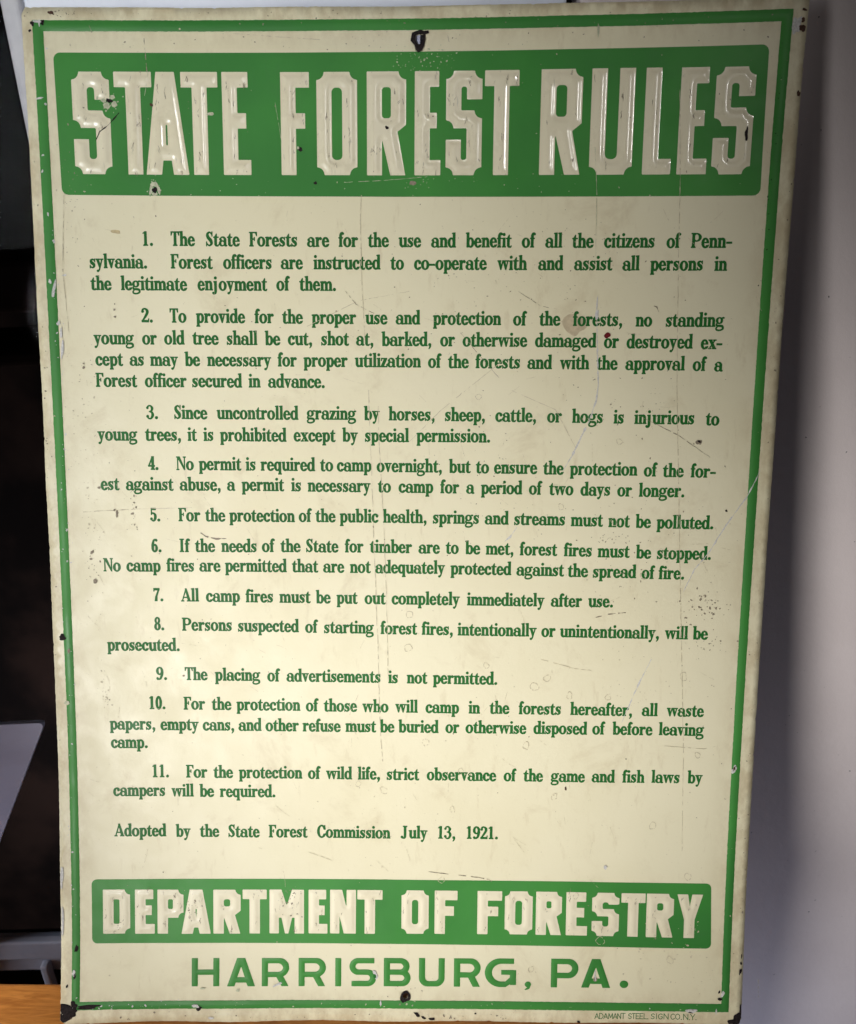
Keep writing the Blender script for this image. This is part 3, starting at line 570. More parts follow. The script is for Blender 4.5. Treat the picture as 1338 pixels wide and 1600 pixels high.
BLOBS = [(4.8, 625.9, 7.13, 3.36, 10, 'rust'), (3.6, 630.0, 3.78, 3.36, 0, 'rust'), (18.0, 623.7, 8.38, 1.26, -3, 'rust'), (8.9, 622.6, 2.10, 2.93, 0, 'rust'), (6.1, 630.0, 1.68, 1.26, 0, 'brown'), (2.3, 627.5, 1.26, 1.26, 0, 'pale'), (6.9, 627.6, 1.68, 0.84, 20, 'pale'), (6.0, 377.5, 2.42, 1.81, 0, 'rust'), (10.2, 585.2, 1.04, 2.50, 10, 'rust'), (4.1, 610.0, 0.67, 1.05, 0, 'rust'), (90.4, 625.5, 2.10, 1.47, 0, 'rust'), (9.8, 386.3, 0.81, 1.61, 0, 'grime'), (234.9, 629.7, 2.10, 1.09, 25, 'rust'), (239.2, 631.8, 1.47, 0.84, 20, 'rust'), (244.7, 632.7, 1.89, 0.92, 10, 'rust'), (248.1, 636.1, 3.78, 1.47, 0, 'rust'), (342.1, 633.5, 1.26, 0.67, 30, 'rust'), (273.6, 629.0, 0.63, 0.63, 0, 'rust'), (447.7, 629.7, 2.94, 3.78, 20, 'rust'), (444.8, 632.8, 3.36, 2.10, 0, 'rust'), (449.6, 625.3, 1.26, 3.77, 5, 'rust'), (448.3, 598.0, 0.84, 2.09, 5, 'rust'), (448.5, 592.3, 0.54, 1.25, 0, 'rust'), (448.7, 587.4, 0.42, 1.25, 0, 'rust'), (437.8, 459.4, 1.43, 2.45, 15, 'bare'), (438.1, 458.6, 1.02, 1.64, 15, 'brown'), (435.4, 617.2, 1.26, 1.26, 0, 'rust'), (437.0, 613.6, 1.05, 2.09, 20, 'bare'), (434.8, 612.3, 0.84, 0.84, 0, 'rust'), (416.6, 625.3, 3.36, 1.68, 0, 'bare'), (416.6, 625.7, 2.52, 1.09, 0, 'rust'), (433.1, 625.5, 0.59, 1.68, 0, 'bare'), (17.3, 3.1, 1.69, 0.98, 25, 'brown'), (6.1, 9.0, 1.13, 1.50, 0, 'rust'), (12.1, 8.5, 1.32, 1.32, 0, 'rust'), (4.4, 12.9, 0.68, 0.90, 0, 'rust'), (8.8, 8.0, 3.38, 0.60, 0, 'bare'), (10.3, 8.7, 0.56, 1.88, 0, 'bare'), (444.0, 15.0, 2.26, 4.51, 8, 'bare'), (445.5, 12.7, 1.13, 2.26, 20, 'bare'), (447.5, 16.4, 1.69, 1.88, 0, 'brown'), (447.5, 12.2, 1.13, 1.13, 0, 'brown'), (447.7, 7.0, 1.13, 0.75, 0, 'brown'), (448.6, 50.3, 0.95, 1.52, 10, 'brown'), (47.3, 53.9, 2.28, 1.52, 30, 'pale'), (51.0, 49.2, 1.52, 1.14, 30, 'pale'), (51.9, 53.2, 1.52, 1.90, 0, 'pale'), (45.6, 51.1, 1.52, 1.14, 0, 'pale'), (49.0, 51.2, 1.71, 1.21, 20, 'rust'), (73.7, 98.3, 1.92, 1.53, 0, 'pale'), (71.7, 101.6, 1.00, 2.68, 10, 'pale'), (76.3, 101.2, 1.00, 2.68, -10, 'pale'), (73.9, 103.8, 1.53, 1.15, 0, 'pale'), (74.0, 101.6, 1.30, 1.92, 0, 'rust'), (213.3, 66.2, 0.99, 0.99, 0, 'rust'), (161.5, 78.0, 1.72, 1.14, 10, 'rust'), (160.4, 77.3, 0.76, 0.76, 0, 'pale'), (228.6, 97.2, 1.92, 1.34, 0, 'grime'), (421.2, 71.6, 1.10, 3.05, 3, 'rust'), (170.5, 97.2, 0.96, 0.96, 0, 'rust'), (73.9, 53.4, 0.95, 0.95, 0, 'brown'), (108.7, 58.3, 2.28, 0.84, -8, 'pale'), (346.7, 185.4, 1.95, 1.64, 0, 'red'), (47.6, 125.1, 5.39, 1.54, 15, 'ochre_soft'), (49.5, 125.8, 2.70, 1.23, 10, 'ochre'), (326.5, 179.1, 6.23, 6.62, 0, 'tan'), (321.5, 177.6, 2.33, 0.78, 10, 'tan'), (404.6, 249.3, 1.77, 1.58, 0, 'grime'), (405.0, 248.9, 0.95, 0.71, 0, 'rust'), (423.6, 291.4, 0.79, 0.56, 30, 'rust'), (330.1, 474.7, 0.66, 1.07, 0, 'brown'), (340.1, 173.3, 0.78, 3.50, 3, 'bare'), (7.3, 420.6, 2.03, 1.22, 0, 'pale'), (17.4, 151.6, 1.55, 0.50, 0, 'bare'), (10.8, 160.0, 0.97, 4.65, 8, 'bare'), (8.7, 155.5, 0.77, 1.55, 0, 'bare'), (7.8, 50.2, 2.66, 0.49, -3, 'bare'), (11.4, 53.4, 0.61, 0.76, 0, 'bare'), (8.3, 82.3, 0.92, 0.46, 10, 'bare'), (7.4, 91.4, 0.61, 0.92, 0, 'bare'), (9.5, 116.1, 0.62, 0.92, 0, 'bare'), (13.8, 186.0, 0.58, 3.90, 3, 'bare'), (14.1, 195.6, 0.78, 5.46, 4, 'bare'), (12.5, 180.2, 1.17, 1.17, 0, 'bare'), (-2.5, 520.0, 0.99, 6.60, -2, 'bare'), (1.0, 537.3, 0.83, 8.27, 0, 'bare'), (1.1, 567.2, 0.66, 12.46, 0, 'bare'), (8.6, 601.3, 1.25, 1.67, 0, 'bare'), (9.1, 603.4, 0.63, 2.09, 0, 'rust'), (43.5, 297.6, 0.80, 1.99, 0, 'grime'), (42.0, 295.2, 0.64, 0.64, 0, 'grime'), (32.9, 281.1, 0.79, 0.79, 0, 'grime'), (26.6, 206.8, 0.78, 0.86, 0, 'grime'), (26.7, 204.4, 0.55, 0.55, 0, 'grime'), (46.8, 171.9, 0.62, 0.62, 0, 'grime'), (47.0, 176.1, 0.62, 0.62, 0, 'grime'), (82.6, 402.4, 0.61, 0.61, 0, 'grime'), (26.9, 322.2, 0.80, 1.40, 20, 'grime'), (28.2, 340.8, 1.20, 1.60, 20, 'grime'), (98.5, 631.9, 1.68, 0.84, 0, 'bare'), (210.6, 622.2, 0.50, 2.10, 5, 'bare'), (88.3, 623.8, 2.10, 1.26, 0, 'bare'), (142.2, 610.0, 2.93, 0.84, -25, 'bare'), (92.8, 612.4, 1.67, 0.63, 0, 'pale'), (116.0, 613.8, 1.26, 0.84, 0, 'pale'), (207.0, 603.3, 1.42, 2.51, -15, 'bare'), (206.6, 604.2, 0.84, 1.67, -15, 'ink'), (352.6, 604.7, 1.25, 1.67, 0, 'grime'), (352.5, 602.1, 0.50, 3.34, 0, 'bare'), (357.4, 527.8, 1.24, 1.24, 0, 'bare'), (389.0, 623.8, 0.42, 0.42, 0, 'bare'), (334.6, 14.9, 0.53, 3.76, 0, 'pale')]
SCRATCHES = [([(340.1, 162.1, 0.39), (339.9, 168.8, 1.17), (339.4, 173.7, 1.17), (340.3, 177.1, 0.27), (340.4, 180.9, 0.27), (341.4, 199.1, 0.78), (342.4, 214.5, 0.71), (341.6, 223.8, 0.79), (338.1, 235.9, 0.94), (331.9, 249.7, 1.03), (327.9, 258.4, 0.59), (322.6, 267.6, 0.24)], 'bare'), ([(442.6, 266.1, 0.40), (435.9, 282.0, 0.79), (424.1, 300.2, 0.64), (413.8, 318.9, 0.80), (406.0, 328.8, 0.56), (400.0, 343.3, 0.32)], 'bare'), ([(382.0, 387.2, 0.32), (375.3, 402.1, 0.65), (369.8, 416.2, 0.65), (364.6, 430.0, 0.24)], 'bare'), ([(295.0, 303.6, 0.32), (291.1, 309.4, 1.04), (286.0, 314.3, 0.24)], 'bare'), ([(382.4, 46.9, 0.27), (385.5, 99.3, 0.34), (387.0, 146.5, 0.23), (389.7, 214.2, 0.27), (397.5, 333.0, 0.24), (401.7, 395.3, 0.32), (405.1, 450.6, 0.29), (407.0, 515.9, 0.16)], 'faint'), ([(198.0, 104.1, 0.27), (197.2, 117.0, 0.46), (198.2, 158.0, 0.23), (199.3, 177.0, 0.31), (200.0, 192.3, 0.20)], 'faint'), ([(202.0, 219.4, 0.24), (202.3, 231.2, 0.39), (203.1, 250.9, 0.20), (204.7, 295.0, 0.24), (205.1, 315.3, 0.44), (206.3, 337.9, 0.32), (206.7, 356.6, 0.32), (207.9, 381.7, 0.44), (208.8, 419.9, 0.28), (209.7, 441.3, 0.45), (211.0, 458.5, 0.41)], 'faint'), ([(207.9, 227.2, 0.24), (208.3, 246.9, 0.35), (211.5, 303.0, 0.28), (212.3, 323.4, 0.36), (213.2, 348.2, 0.20), (214.1, 385.8, 0.40), (214.5, 402.7, 0.16)], 'faint'), ([(71.0, 15.0, 0.23), (71.4, 23.7, 0.41), (72.0, 35.0, 0.38)], 'grime'), ([(54.4, 57.8, 0.30), (51.2, 61.4, 0.68), (47.2, 65.4, 0.84), (42.4, 69.0, 0.53), (39.9, 73.7, 0.69)], 'rust'), ([(94.3, 307.8, 0.48), (99.1, 311.5, 1.04), (105.5, 313.0, 0.80), (113.6, 312.6, 0.40)], 'grime'), ([(345.9, 360.7, 0.40), (353.5, 358.5, 0.72), (364.7, 357.1, 0.40)], 'grime'), ([(460.3, 603.2, 0.21), (461.2, 616.4, 0.25)], 'faint'), ([(390.9, 444.5, 0.20), (417.9, 446.1, 0.33), (425.2, 444.2, 0.20)], 'faint'), ([(311.9, 388.5, 0.20), (334.5, 394.5, 0.28), (344.6, 395.5, 0.20)], 'faint'), ([(241.6, 532.9, 0.25), (271.1, 535.9, 0.41), (281.7, 537.5, 0.33), (284.7, 541.0, 0.58)], 'grime'), ([(22.3, 296.6, 0.24), (34.3, 295.7, 0.40), (62.5, 294.2, 0.24), (90.7, 293.2, 0.32)], 'faint'), ([(19.3, 104.9, 0.23), (16.4, 147.9, 0.46), (18.5, 185.9, 0.19)], 'faint'), ([(39.4, 9.9, 0.23), (40.7, 13.7, 0.45)], 'grime'), ([(121.8, 14.0, 0.15), (174.1, 17.6, 0.23)], 'faint'), ([(248.6, 15.9, 0.19), (249.8, 21.0, 0.34)], 'grime'), ([(164.4, 181.0, 0.19), (195.8, 165.6, 0.27), (226.9, 159.8, 0.16)], 'faint'), ([(285.7, 199.5, 0.20), (247.0, 230.8, 0.31), (227.3, 250.7, 0.16)], 'faint'), ([(195.1, 443.6, 0.16), (188.9, 428.7, 0.28), (195.2, 413.6, 0.16)], 'faint'), ([(368.3, 233.7, 0.16), (392.0, 245.1, 0.28), (412.1, 258.6, 0.16)], 'grime'), ([(290.0, 218.8, 0.20), (316.9, 230.2, 0.24), (330.1, 253.6, 0.16)], 'faint'), ([(258.2, 184.3, 0.16), (274.9, 203.4, 0.31), (282.0, 211.1, 0.16)], 'grime'), ([(292.6, 159.6, 0.16), (306.2, 168.2, 0.31), (315.9, 170.0, 0.19)], 'grime'), ([(372.2, 166.9, 0.19), (375.3, 168.8, 0.62), (376.9, 171.4, 0.19)], 'grime'), ([(374.9, 168.0, 0.16), (375.8, 172.5, 0.35)], 'grime'), ([(188.1, 160.0, 0.16), (194.3, 167.5, 0.39), (205.5, 173.1, 0.23)], 'grime'), ([(160.7, 519.9, 0.16), (178.4, 526.2, 0.25)], 'faint'), ([(147.2, 51.9, 0.15), (152.3, 84.1, 0.19)], 'pale_thin'), ([(187.7, 96.8, 0.19), (211.4, 95.7, 0.23), (237.3, 93.6, 0.19)], 'pale_thin'), ([(335.3, 77.6, 0.19), (337.4, 102.6, 0.23), (338.1, 139.0, 0.15)], 'pale_thin'), ([(72.8, 35.0, 0.19), (70.0, 48.4, 0.23)], 'pale_thin')]
SPECKS = [(47.8, 52.1, 2.7, 3.0, 30, 0.19, 0.61, 'pale'), (74.0, 101.2, 1.9, 3.1, 24, 0.19, 0.57, 'pale'), (415.1, 351.2, 7.2, 5.6, 60, 0.24, 0.88, 'grime'), (419.3, 378.1, 8.1, 4.0, 24, 0.20, 0.65, 'grime'), (54.4, 296.3, 1.2, 8.7, 24, 0.20, 0.72, 'grime'), (32.1, 412.9, 1.6, 8.9, 24, 0.20, 0.65, 'faint'), (27.0, 329.2, 3.2, 12.0, 16, 0.20, 0.60, 'grime'), (25.0, 232.6, 6.3, 23.6, 50, 0.20, 0.51, 'faint'), (27.8, 308.7, 4.8, 23.9, 40, 0.20, 0.56, 'faint'), (233.8, 28.4, 11.3, 3.8, 70, 0.15, 0.49, 'pale'), (232.4, 96.8, 3.8, 1.9, 12, 0.15, 0.38, 'pale'), (275.2, 270.1, 15.8, 23.7, 60, 0.16, 0.44, 'grime'), (363.9, 317.3, 24.0, 20.0, 70, 0.16, 0.48, 'grime'), (364.3, 229.8, 19.7, 15.7, 60, 0.16, 0.47, 'grime'), (375.2, 400.0, 24.3, 16.2, 60, 0.16, 0.45, 'faint'), (355.7, 309.3, 5.6, 2.0, 20, 0.20, 0.56, 'grime'), (195.1, 484.7, 24.6, 24.6, 30, 0.16, 0.49, 'faint'), (407.1, 590.7, 20.9, 16.7, 50, 0.17, 0.58, 'faint'), (315.2, 146.5, 23.2, 23.2, 60, 0.15, 0.43, 'grime'), (250.1, 154.1, 31.0, 19.4, 60, 0.15, 0.39, 'grime'), (219.0, 98.6, 114.9, 3.1, 30, 0.15, 0.38, 'pale'), (17.3, 3.8, 11.3, 2.3, 20, 0.15, 0.45, 'grime'), (211.5, 5.2, 120.2, 2.3, 60, 0.11, 0.49, 'grime'), (368.4, 9.6, 45.1, 2.3, 30, 0.11, 0.41, 'grime'), (211.5, 18.6, 113.0, 2.3, 50, 0.11, 0.45, 'grime'), (22.7, 114.1, 3.8, 23.1, 40, 0.15, 0.46, 'grime'), (2.1, 217.1, 1.6, 78.4, 26, 0.16, 0.55, 'grime'), (-0.3, 464.2, 1.2, 102.2, 40, 0.16, 0.57, 'grime'), (12.1, 256.4, 1.6, 102.6, 60, 0.16, 0.59, 'bare'), (7.5, 520.1, 1.2, 66.0, 30, 0.16, 0.62, 'bare'), (447.0, 176.1, 1.9, 97.3, 30, 0.16, 0.51, 'grime'), (437.1, 96.3, 1.5, 45.9, 40, 0.11, 0.46, 'rust'), (447.8, 501.9, 1.6, 74.1, 30, 0.16, 0.62, 'grime'), (229.7, 623.4, 104.8, 1.3, 30, 0.17, 0.59, 'pale'), (229.8, 631.9, 117.5, 1.7, 50, 0.17, 0.67, 'grime'), (43.8, 622.8, 21.0, 1.3, 24, 0.17, 0.67, 'bare'), (231.8, 613.9, 8.4, 5.9, 12, 0.17, 0.50, 'grime'), (150.9, 554.8, 5.0, 5.8, 40, 0.17, 0.58, 'grime'), (85.6, 558.4, 4.1, 3.3, 24, 0.17, 0.66, 'grime'), (35.2, 571.9, 3.3, 2.5, 14, 0.17, 0.50, 'grime'), (414.8, 568.6, 3.3, 2.1, 8, 0.17, 0.50, 'pale')]
RINGS = [(316.3, 401.1, 2.02), (330.9, 412.3, 1.83), (308.3, 406.8, 2.43), (303.8, 446.2, 2.04), (261.8, 464.2, 1.64), (322.8, 480.4, 1.85), (256.7, 490.3, 1.64), (402.7, 398.2, 2.23), (355.4, 413.1, 1.62), (269.7, 222.8, 1.57), (227.9, 360.5, 2.01), (355.3, 299.2, 1.99), (322.1, 290.3, 1.59), (227.2, 382.3, 2.22), (277.3, 393.3, 1.62), (401.7, 590.8, 2.09), (310.1, 598.7, 1.67), (250.1, 538.4, 1.86), (411.4, 533.4, 2.07), (338.6, 547.9, 1.66), (195.1, 473.8, 1.64), (211.9, 478.0, 2.05), (238.8, 445.1, 2.04), (414.1, 450.4, 1.63), (387.3, 498.8, 2.06), (355.4, 578.4, 2.50), (319.0, 277.6, 1.39), (356.5, 249.4, 1.58), (374.5, 333.4, 1.80)]
HEADER = [('S', 27.0, 49.2, 35.1, 92.7), ('T', 52.0, 74.2, 35.0, 92.7), ('A', 69.5, 95.1, 35.0, 92.7), ('T', 91.5, 113.3, 35.0, 92.7), ('E', 115.8, 132.3, 35.0, 92.7), ('F', 150.4, 167.4, 35.1, 92.7), ('O', 171.7, 195.7, 35.1, 92.7), ('R', 201.4, 224.5, 35.0, 92.8), ('E', 229.6, 244.9, 35.0, 92.8), ('S', 248.0, 269.1, 35.0, 92.8), ('T', 270.5, 290.4, 34.9, 92.8), ('R', 303.1, 327.1, 34.8, 92.8), ('U', 332.2, 357.0, 34.8, 92.9), ('L', 363.0, 379.3, 34.9, 93.0), ('E', 382.9, 399.7, 35.1, 93.1), ('S', 402.6, 424.6, 35.3, 93.3)]
FOOTER = [('D', 27.4, 45.1, 546.1, 575.7), ('E', 48.3, 61.2, 546.2, 575.9), ('P', 63.0, 80.1, 546.3, 575.9), ('A', 78.8, 98.0, 546.3, 576.0), ('R', 99.7, 117.7, 546.3, 576.0), ('T', 119.0, 134.9, 546.2, 575.9), ('M', 136.7, 159.5, 546.1, 575.8), ('E', 162.5, 175.0, 546.0, 575.7), ('N', 176.7, 193.8, 545.9, 575.6), ('T', 194.7, 211.3, 545.9, 575.6), ('O', 223.9, 241.9, 545.7, 575.3), ('F', 245.8, 260.8, 545.6, 575.2), ('F', 274.0, 290.2, 545.5, 575.0), ('O', 292.1, 310.4, 545.4, 574.9), ('R', 312.6, 329.7, 545.4, 575.0), ('E', 332.5, 346.5, 545.4, 575.0), ('S', 349.5, 367.3, 545.4, 575.1), ('T', 368.6, 384.4, 545.4, 575.2), ('R', 385.2, 403.1, 545.4, 575.3), ('Y', 405.1, 421.9, 545.5, 575.4)]
CITY = [('H', 85.5, 103.7, 592.4, 611.2), ('A', 108.8, 127.3, 592.4, 611.3), ('R', 131.7, 149.8, 592.4, 611.3), ('R', 156.0, 174.1, 592.3, 611.3), ('I', 180.3, 184.3, 592.3, 611.3), ('S', 189.7, 207.5, 592.1, 611.2), ('B', 212.5, 230.3, 592.0, 611.1), ('U', 235.8, 252.9, 591.8, 611.0), ('R', 259.0, 276.7, 591.7, 611.0), ('G', 279.5, 300.3, 591.5, 610.9), (',', 305.7, 310.0, 591.4, 610.8), ('P', 323.3, 341.5, 591.1, 610.7), ('A', 343.4, 362.7, 591.0, 610.6), ('.', 368.9, 374.6, 590.8, 610.5)]
MAKER = [('A', 352.9, 355.5, 627.9, 631.5), ('D', 356.0, 358.4, 627.9, 631.5), ('A', 358.8, 361.5, 627.9, 631.5), ('M', 362.0, 364.8, 627.9, 631.5), ('A', 365.1, 367.7, 627.9, 631.5), ('N', 368.0, 370.1, 627.9, 631.5), ('T', 370.4, 373.1, 627.8, 631.5), ('S', 375.2, 377.3, 627.8, 631.5), ('T', 377.6, 379.8, 627.8, 631.5), ('E', 380.3, 382.4, 627.8, 631.5), ('E', 382.9, 385.0, 627.8, 631.5), ('L', 385.6, 388.4, 627.8, 631.5), ('S', 390.3, 392.5, 627.8, 631.5), ('I', 393.2, 394.4, 627.8, 631.5), ('G', 395.1, 397.8, 627.8, 631.5), ('N', 398.8, 401.6, 627.7, 631.5), ('C', 403.3, 405.9, 627.7, 631.5), ('O', 406.4, 409.3, 627.7, 631.5), ('.', 410.0, 410.5, 627.7, 631.5), ('N', 411.7, 414.6, 627.7, 631.5), ('.', 415.3, 415.8, 627.7, 631.5), ('Y', 416.3, 419.2, 627.7, 631.5), ('.', 419.7, 420.2, 627.7, 631.5)]

# ------------------------------------------------------------------ setting: wall on the right, table top, dark room behind the window
def slab(name, x0, x1, y0, y1, z0, z1, mat, parent=None, bev=.0015, seg=2, tilt=None):
    bm_ = __import__('bmesh'); bm = bm_.new()
    bm_.ops.create_cube(bm, size=1.0)
    for v in bm.verts: v.co = Vector(((x0+x1)/2+v.co.x*(x1-x0), (y0+y1)/2+v.co.y*(y1-y0), (z0+z1)/2+v.co.z*(z1-z0)))
    if bev: bm_.ops.bevel(bm, geom=bm.edges[:], offset=bev, segments=seg, profile=.5, affect='EDGES')
    if tilt:
        for v in bm.verts: v.co.z += tilt*v.co.x
    me = bpy.data.meshes.new(name); bm.to_mesh(me); bm.free(); me.materials.append(mat)
    if bev:
        for p in me.polygons: p.use_smooth = False
    return link(bpy.data.objects.new(name, me), parent)

t = NT('painted_plaster')
b = t.bump(t.noise(900, 3, .6), .16, .001); b = t.bump(t.noise(160, 4, .55), .10, .003, b)
wc = t.mix(t.ramp(t.noise(14, 5), .3, .7), (.785, .70, .685), (.745, .66, .645))
wc = t.mix(t.ramp(t.noise(260, 2, .5), .755, .79), wc, (.10, .08, .08))
M['wall'] = t.set(wc, .75, b, .25)
t = NT('varnished_pine')
v = t.coord((3, 26, 3), rot=(0, 0, .32))
gn = t.noise(9, 6, .6, v, 1.2)
wcol = t.mix(t.ramp(gn, .32, .68), (.66, .265, .058), (.43, .15, .03))
wcol = t.mix(t.math('MULTIPLY', t.ramp(t.noise(40, 5, .7, v), .60, .74), .6), wcol, (.17, .055, .015))
M['wood'] = t.set(wcol, t.ramp(t.noise(60, 4), .3, .7, .28, .42), t.bump(gn, .12, .001), .5)
t = NT('white_gloss_paint')
M['white'] = t.set(t.mix(t.ramp(t.noise(30, 5), .35, .7), (.74, .77, .86), (.69, .72, .81)), .42, t.bump(t.noise(140, 4), .10, .002), .4)
t = NT('shaded_grey_paint')
M['grey'] = t.set(t.mix(t.ramp(t.noise(60, 5), .35, .7), (.52, .51, .53), (.44, .43, .46)), .5, t.bump(t.noise(200, 4), .1, .001), .35)  # grey mixed darker: the jamb's shade is put into the colour
t = NT('pale_aluminium')
M['alu'] = t.set(t.mix(t.ramp(t.noise(40, 4), .35, .7), (.46, .47, .53), (.40, .41, .47)), .4, None, .5, .0)
t = NT('pale_plastic_sheet')
M['sheet'] = t.set(t.mix(t.ramp(t.noise(16, 5, .6, t.coord((1, 1, 3))), .4, .7), (.64, .63, .80), (.58, .57, .73)), .5, t.bump(t.noise(30, 3), .1, .003), .4)
t = NT('dark_woven_cloth')
w1 = t.n('ShaderNodeTexWave'); w1.inputs['Scale'].default_value = 90; w1.bands_direction = 'X'; t.t.links.new(t.tc.outputs['Object'], w1.inputs[0])
w2 = t.n('ShaderNodeTexWave'); w2.inputs['Scale'].default_value = 90; w2.bands_direction = 'Z'; t.t.links.new(t.tc.outputs['Object'], w2.inputs[0])
dk = t.mix(t.ramp(t.noise(4.5, 4, .6), .42, .66), (.0045, .0035, .004), (.022, .014, .0125))
M['cloth'] = t.set(t.mix(t.math('MULTIPLY', t.math('MULTIPLY', w1.outputs[1], w2.outputs[1]), .35), dk, (.003, .003, .004)), .9, None, .1)
M['brownwood'] = plain('dark_brown_wood', (.020, .011, .009), .8, .4, 20, 0, .1)
M['black'] = plain('flat_black', (.012, .012, .014), .7, .3, 60)

wall = slab('wall', .1285, 1.6, .203, .30, -.8, 1.5, M['wall'], bev=0)
tag(wall, 'off white plaster wall behind and to the right of the sign', kind='structure')
TILT = -.0442
top = slab('ledge', -1.1, .2235, -.0145, .0268, -.34, -.0004, M['wood'], bev=.003, seg=3, tilt=TILT)  # unseen depth added to carry its shadow down the wall
tag(top, 'orange brown varnished wooden ledge under the sign', kind='structure')
bd = slab('background', -1.9, 1.0, .95, .97, -1.2, 1.5, M['cloth'], bev=0)
tag(bd, 'dark brown background behind the window', kind='structure')

# window: white casing, jamb bead in shaded grey, sash rails with a bracket, pane
win = link(bpy.data.objects.new('window', None)); win.location = (-.2, .215, -.25)
tag(win, 'white framed window with dark glass behind the sign', 'window')
W0 = Matrix.Translation(win.location).inverted()
def wpart(o):
    o.parent = win; o.matrix_parent_inverse = W0; return o
wpart(slab('casing', -.2025, .1205, .203, .235, -.8, 1.2, M['white'], bev=.002))
wpart(slab('slot_backing', .1150, .1340, .237, .243, -.8, 1.2, M['black'], bev=0))  # black strip drawn in for the darkness of the open slot
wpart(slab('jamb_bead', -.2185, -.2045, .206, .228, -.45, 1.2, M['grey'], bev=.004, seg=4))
wpart(slab('sash_rail', -1.0, -.2195, .2000, .2135, -.1800, -.1570, M['alu'], bev=.002, seg=3))
r2 = wpart(slab('sash_rail', -1.0, -.2195, .2060, .2135, -.2020, -.1815, M['alu'], bev=.002)); r2['label'] = 'lower blue grey rail of the window'
wpart(slab('rail_bracket', -.3655, -.3575, .196, .2055, -.235, -.186, M['alu'], bev=.002))
wpart(slab('window_sill', -1.0, -.2195, .19, .30, -.30, -.252, M['black'], bev=.003))
t = NT('window_glass'); t.t.nodes.remove(t.p)
tr = t.n('ShaderNodeBsdfTransparent'); gl_ = t.n('ShaderNodeBsdfGlossy'); mx = t.n('ShaderNodeMixShader')
tr.inputs[0].default_value = (.86, .88, .90, 1); gl_.inputs['Roughness'].default_value = .03; mx.inputs[0].default_value = .0004
t.t.links.new(tr.outputs[0], mx.inputs[1]); t.t.links.new(gl_.outputs[0], mx.inputs[2]); t.t.links.new(mx.outputs[0], t.out.inputs[0])
wpart(slab('pane', -1.0, -.2195, .2070, .2105, -.1565, 1.2, t.m, bev=0))

# pale panel standing in front of the pane
tip = [(-.2990, .1062)]; P = []
A0 = np.array([-.2945, .1068]); dl = np.array([-.62, .099])-A0; dl /= np.hypot(*dl); dd = np.array([-.071, -.133]); dd /= np.hypot(*dd); rr = .007
for k in range(9):
    s = k/8; q0 = A0+dd*rr; q1 = A0+dl*rr
    P.append((1-s)**2*q0+2*s*(1-s)*A0+s*s*q1)
P += [np.array([-.66, .098]), np.array([-.66, -.24]), A0+dd*.40]
n = len(P); pv = [(q[0], .190, q[1]) for q in P]+[(q[0], .1945, q[1]) for q in P]
pf = [tuple(range(n))[::-1], tuple(range(n, 2*n))]+[(i, (i+1) % n, n+(i+1) % n, n+i) for i in range(n)]
pl = mesh_obj('plastic_panel', pv, [f[::-1] for f in pf], M['sheet'])
tag(pl, 'pale lavender plastic panel with a rounded corner left of the sign', 'panel')
# brown shelf boards seen through the pane
sh = link(bpy.data.objects.new('wooden_shelf', None)); sh.location = (-.6, .62, .27)
tag(sh, 'dark brown wooden shelf behind the window glass', 'shelf')
for z0, z1 in ((.375, .43), (.315, .335)):
    q = slab('shelf_board', -1.2, -.24, .56, .70, z0, z1, M['brownwood'], sh, bev=.006, seg=3); q.matrix_parent_inverse = Matrix.Translation(sh.location).inverted()

# ------------------------------------------------------------------ the sign
sign = link(bpy.data.objects.new('tin_sign', None))
tag(sign, 'old cream tin sign with green lettering and border leaning on the window frame', 'sign')
rng = random.Random(7)
def wobble(n, seed, amp):
    r = random.Random(seed); ph = [(r.uniform(0, 6.28), r.uniform(.4, 1)) for _ in range(5)]
    return [amp*sum(a*math.sin((k+2)*2*math.pi*i/n+p)/(k+1.2) for k, (p, a) in enumerate(ph)) for i in range(n)]
def blob(a, b, rx, ry, ang, seed, rough=.30, n=26):
    wv = wobble(n, seed, rough); c, s = math.cos(math.radians(ang)), math.sin(math.radians(ang)); out = []
    for i in range(n):
        th = 2*math.pi*i/n; k = 1+wv[i]; x, y = rx*k*math.cos(th), ry*k*math.sin(th)
        out.append((a+x*c-y*s, b+x*s+y*c))
    return np.array(out)
# plate with its two nail holes and slightly nibbled rim
def rim():
    pts = []; step = 1.6
    r = random.Random(3); cor = 2.2
    def side(p, q):
        L = math.hypot(q[0]-p[0], q[1]-p[1]); m = int(L/step)
        for i in range(m):
            s = i/m; e = r.gauss(0, .06)+.10*math.sin(s*31)+(.0 if r.random() > .03 else r.uniform(.2, .6))
            nx, ny = -(q[1]-p[1])/L, (q[0]-p[0])/L
            pts.append((p[0]+(q[0]-p[0])*s+nx*e, p[1]+(q[1]-p[1])*s+ny*e))
    side((cor, 0), (SHW-cor, 0)); side((SHW, cor), (SHW, SHH-cor)); side((SHW-cor, SHH), (cor, SHH)); side((0, SHH-cor), (0, cor))
    return np.array(pts)
HOLE_T = (231.9, 18.1); HOLE_B = (227.1, 617.4)
hole_t = np.array([(HOLE_T[0]+x, HOLE_T[1]+y) for x, y in ((-1.9, -2.2), (.2, -2.9), (2.0, -2.7), (2.3, -.6), (1.9, 2.0), (.4, 2.6), (-1.0, 2.1), (-1.9, .4))])
hole_b = blob(HOLE_B[0], HOLE_B[1], 1.9, 1.9, 0, 5, .12, 16)
lp = [rim(), hole_t, hole_b]
vs, fs = fill(lp, 4.0)
h = np.zeros(len(vs))
front = sheet(vs[:, 0], vs[:, 1], 0.0); back = sheet(vs[:, 0], vs[:, 1], -.55)
nV = len(vs); faces = [tuple(f) for f in fs]+[tuple(f[::-1]+nV) for f in fs]
ed = {}
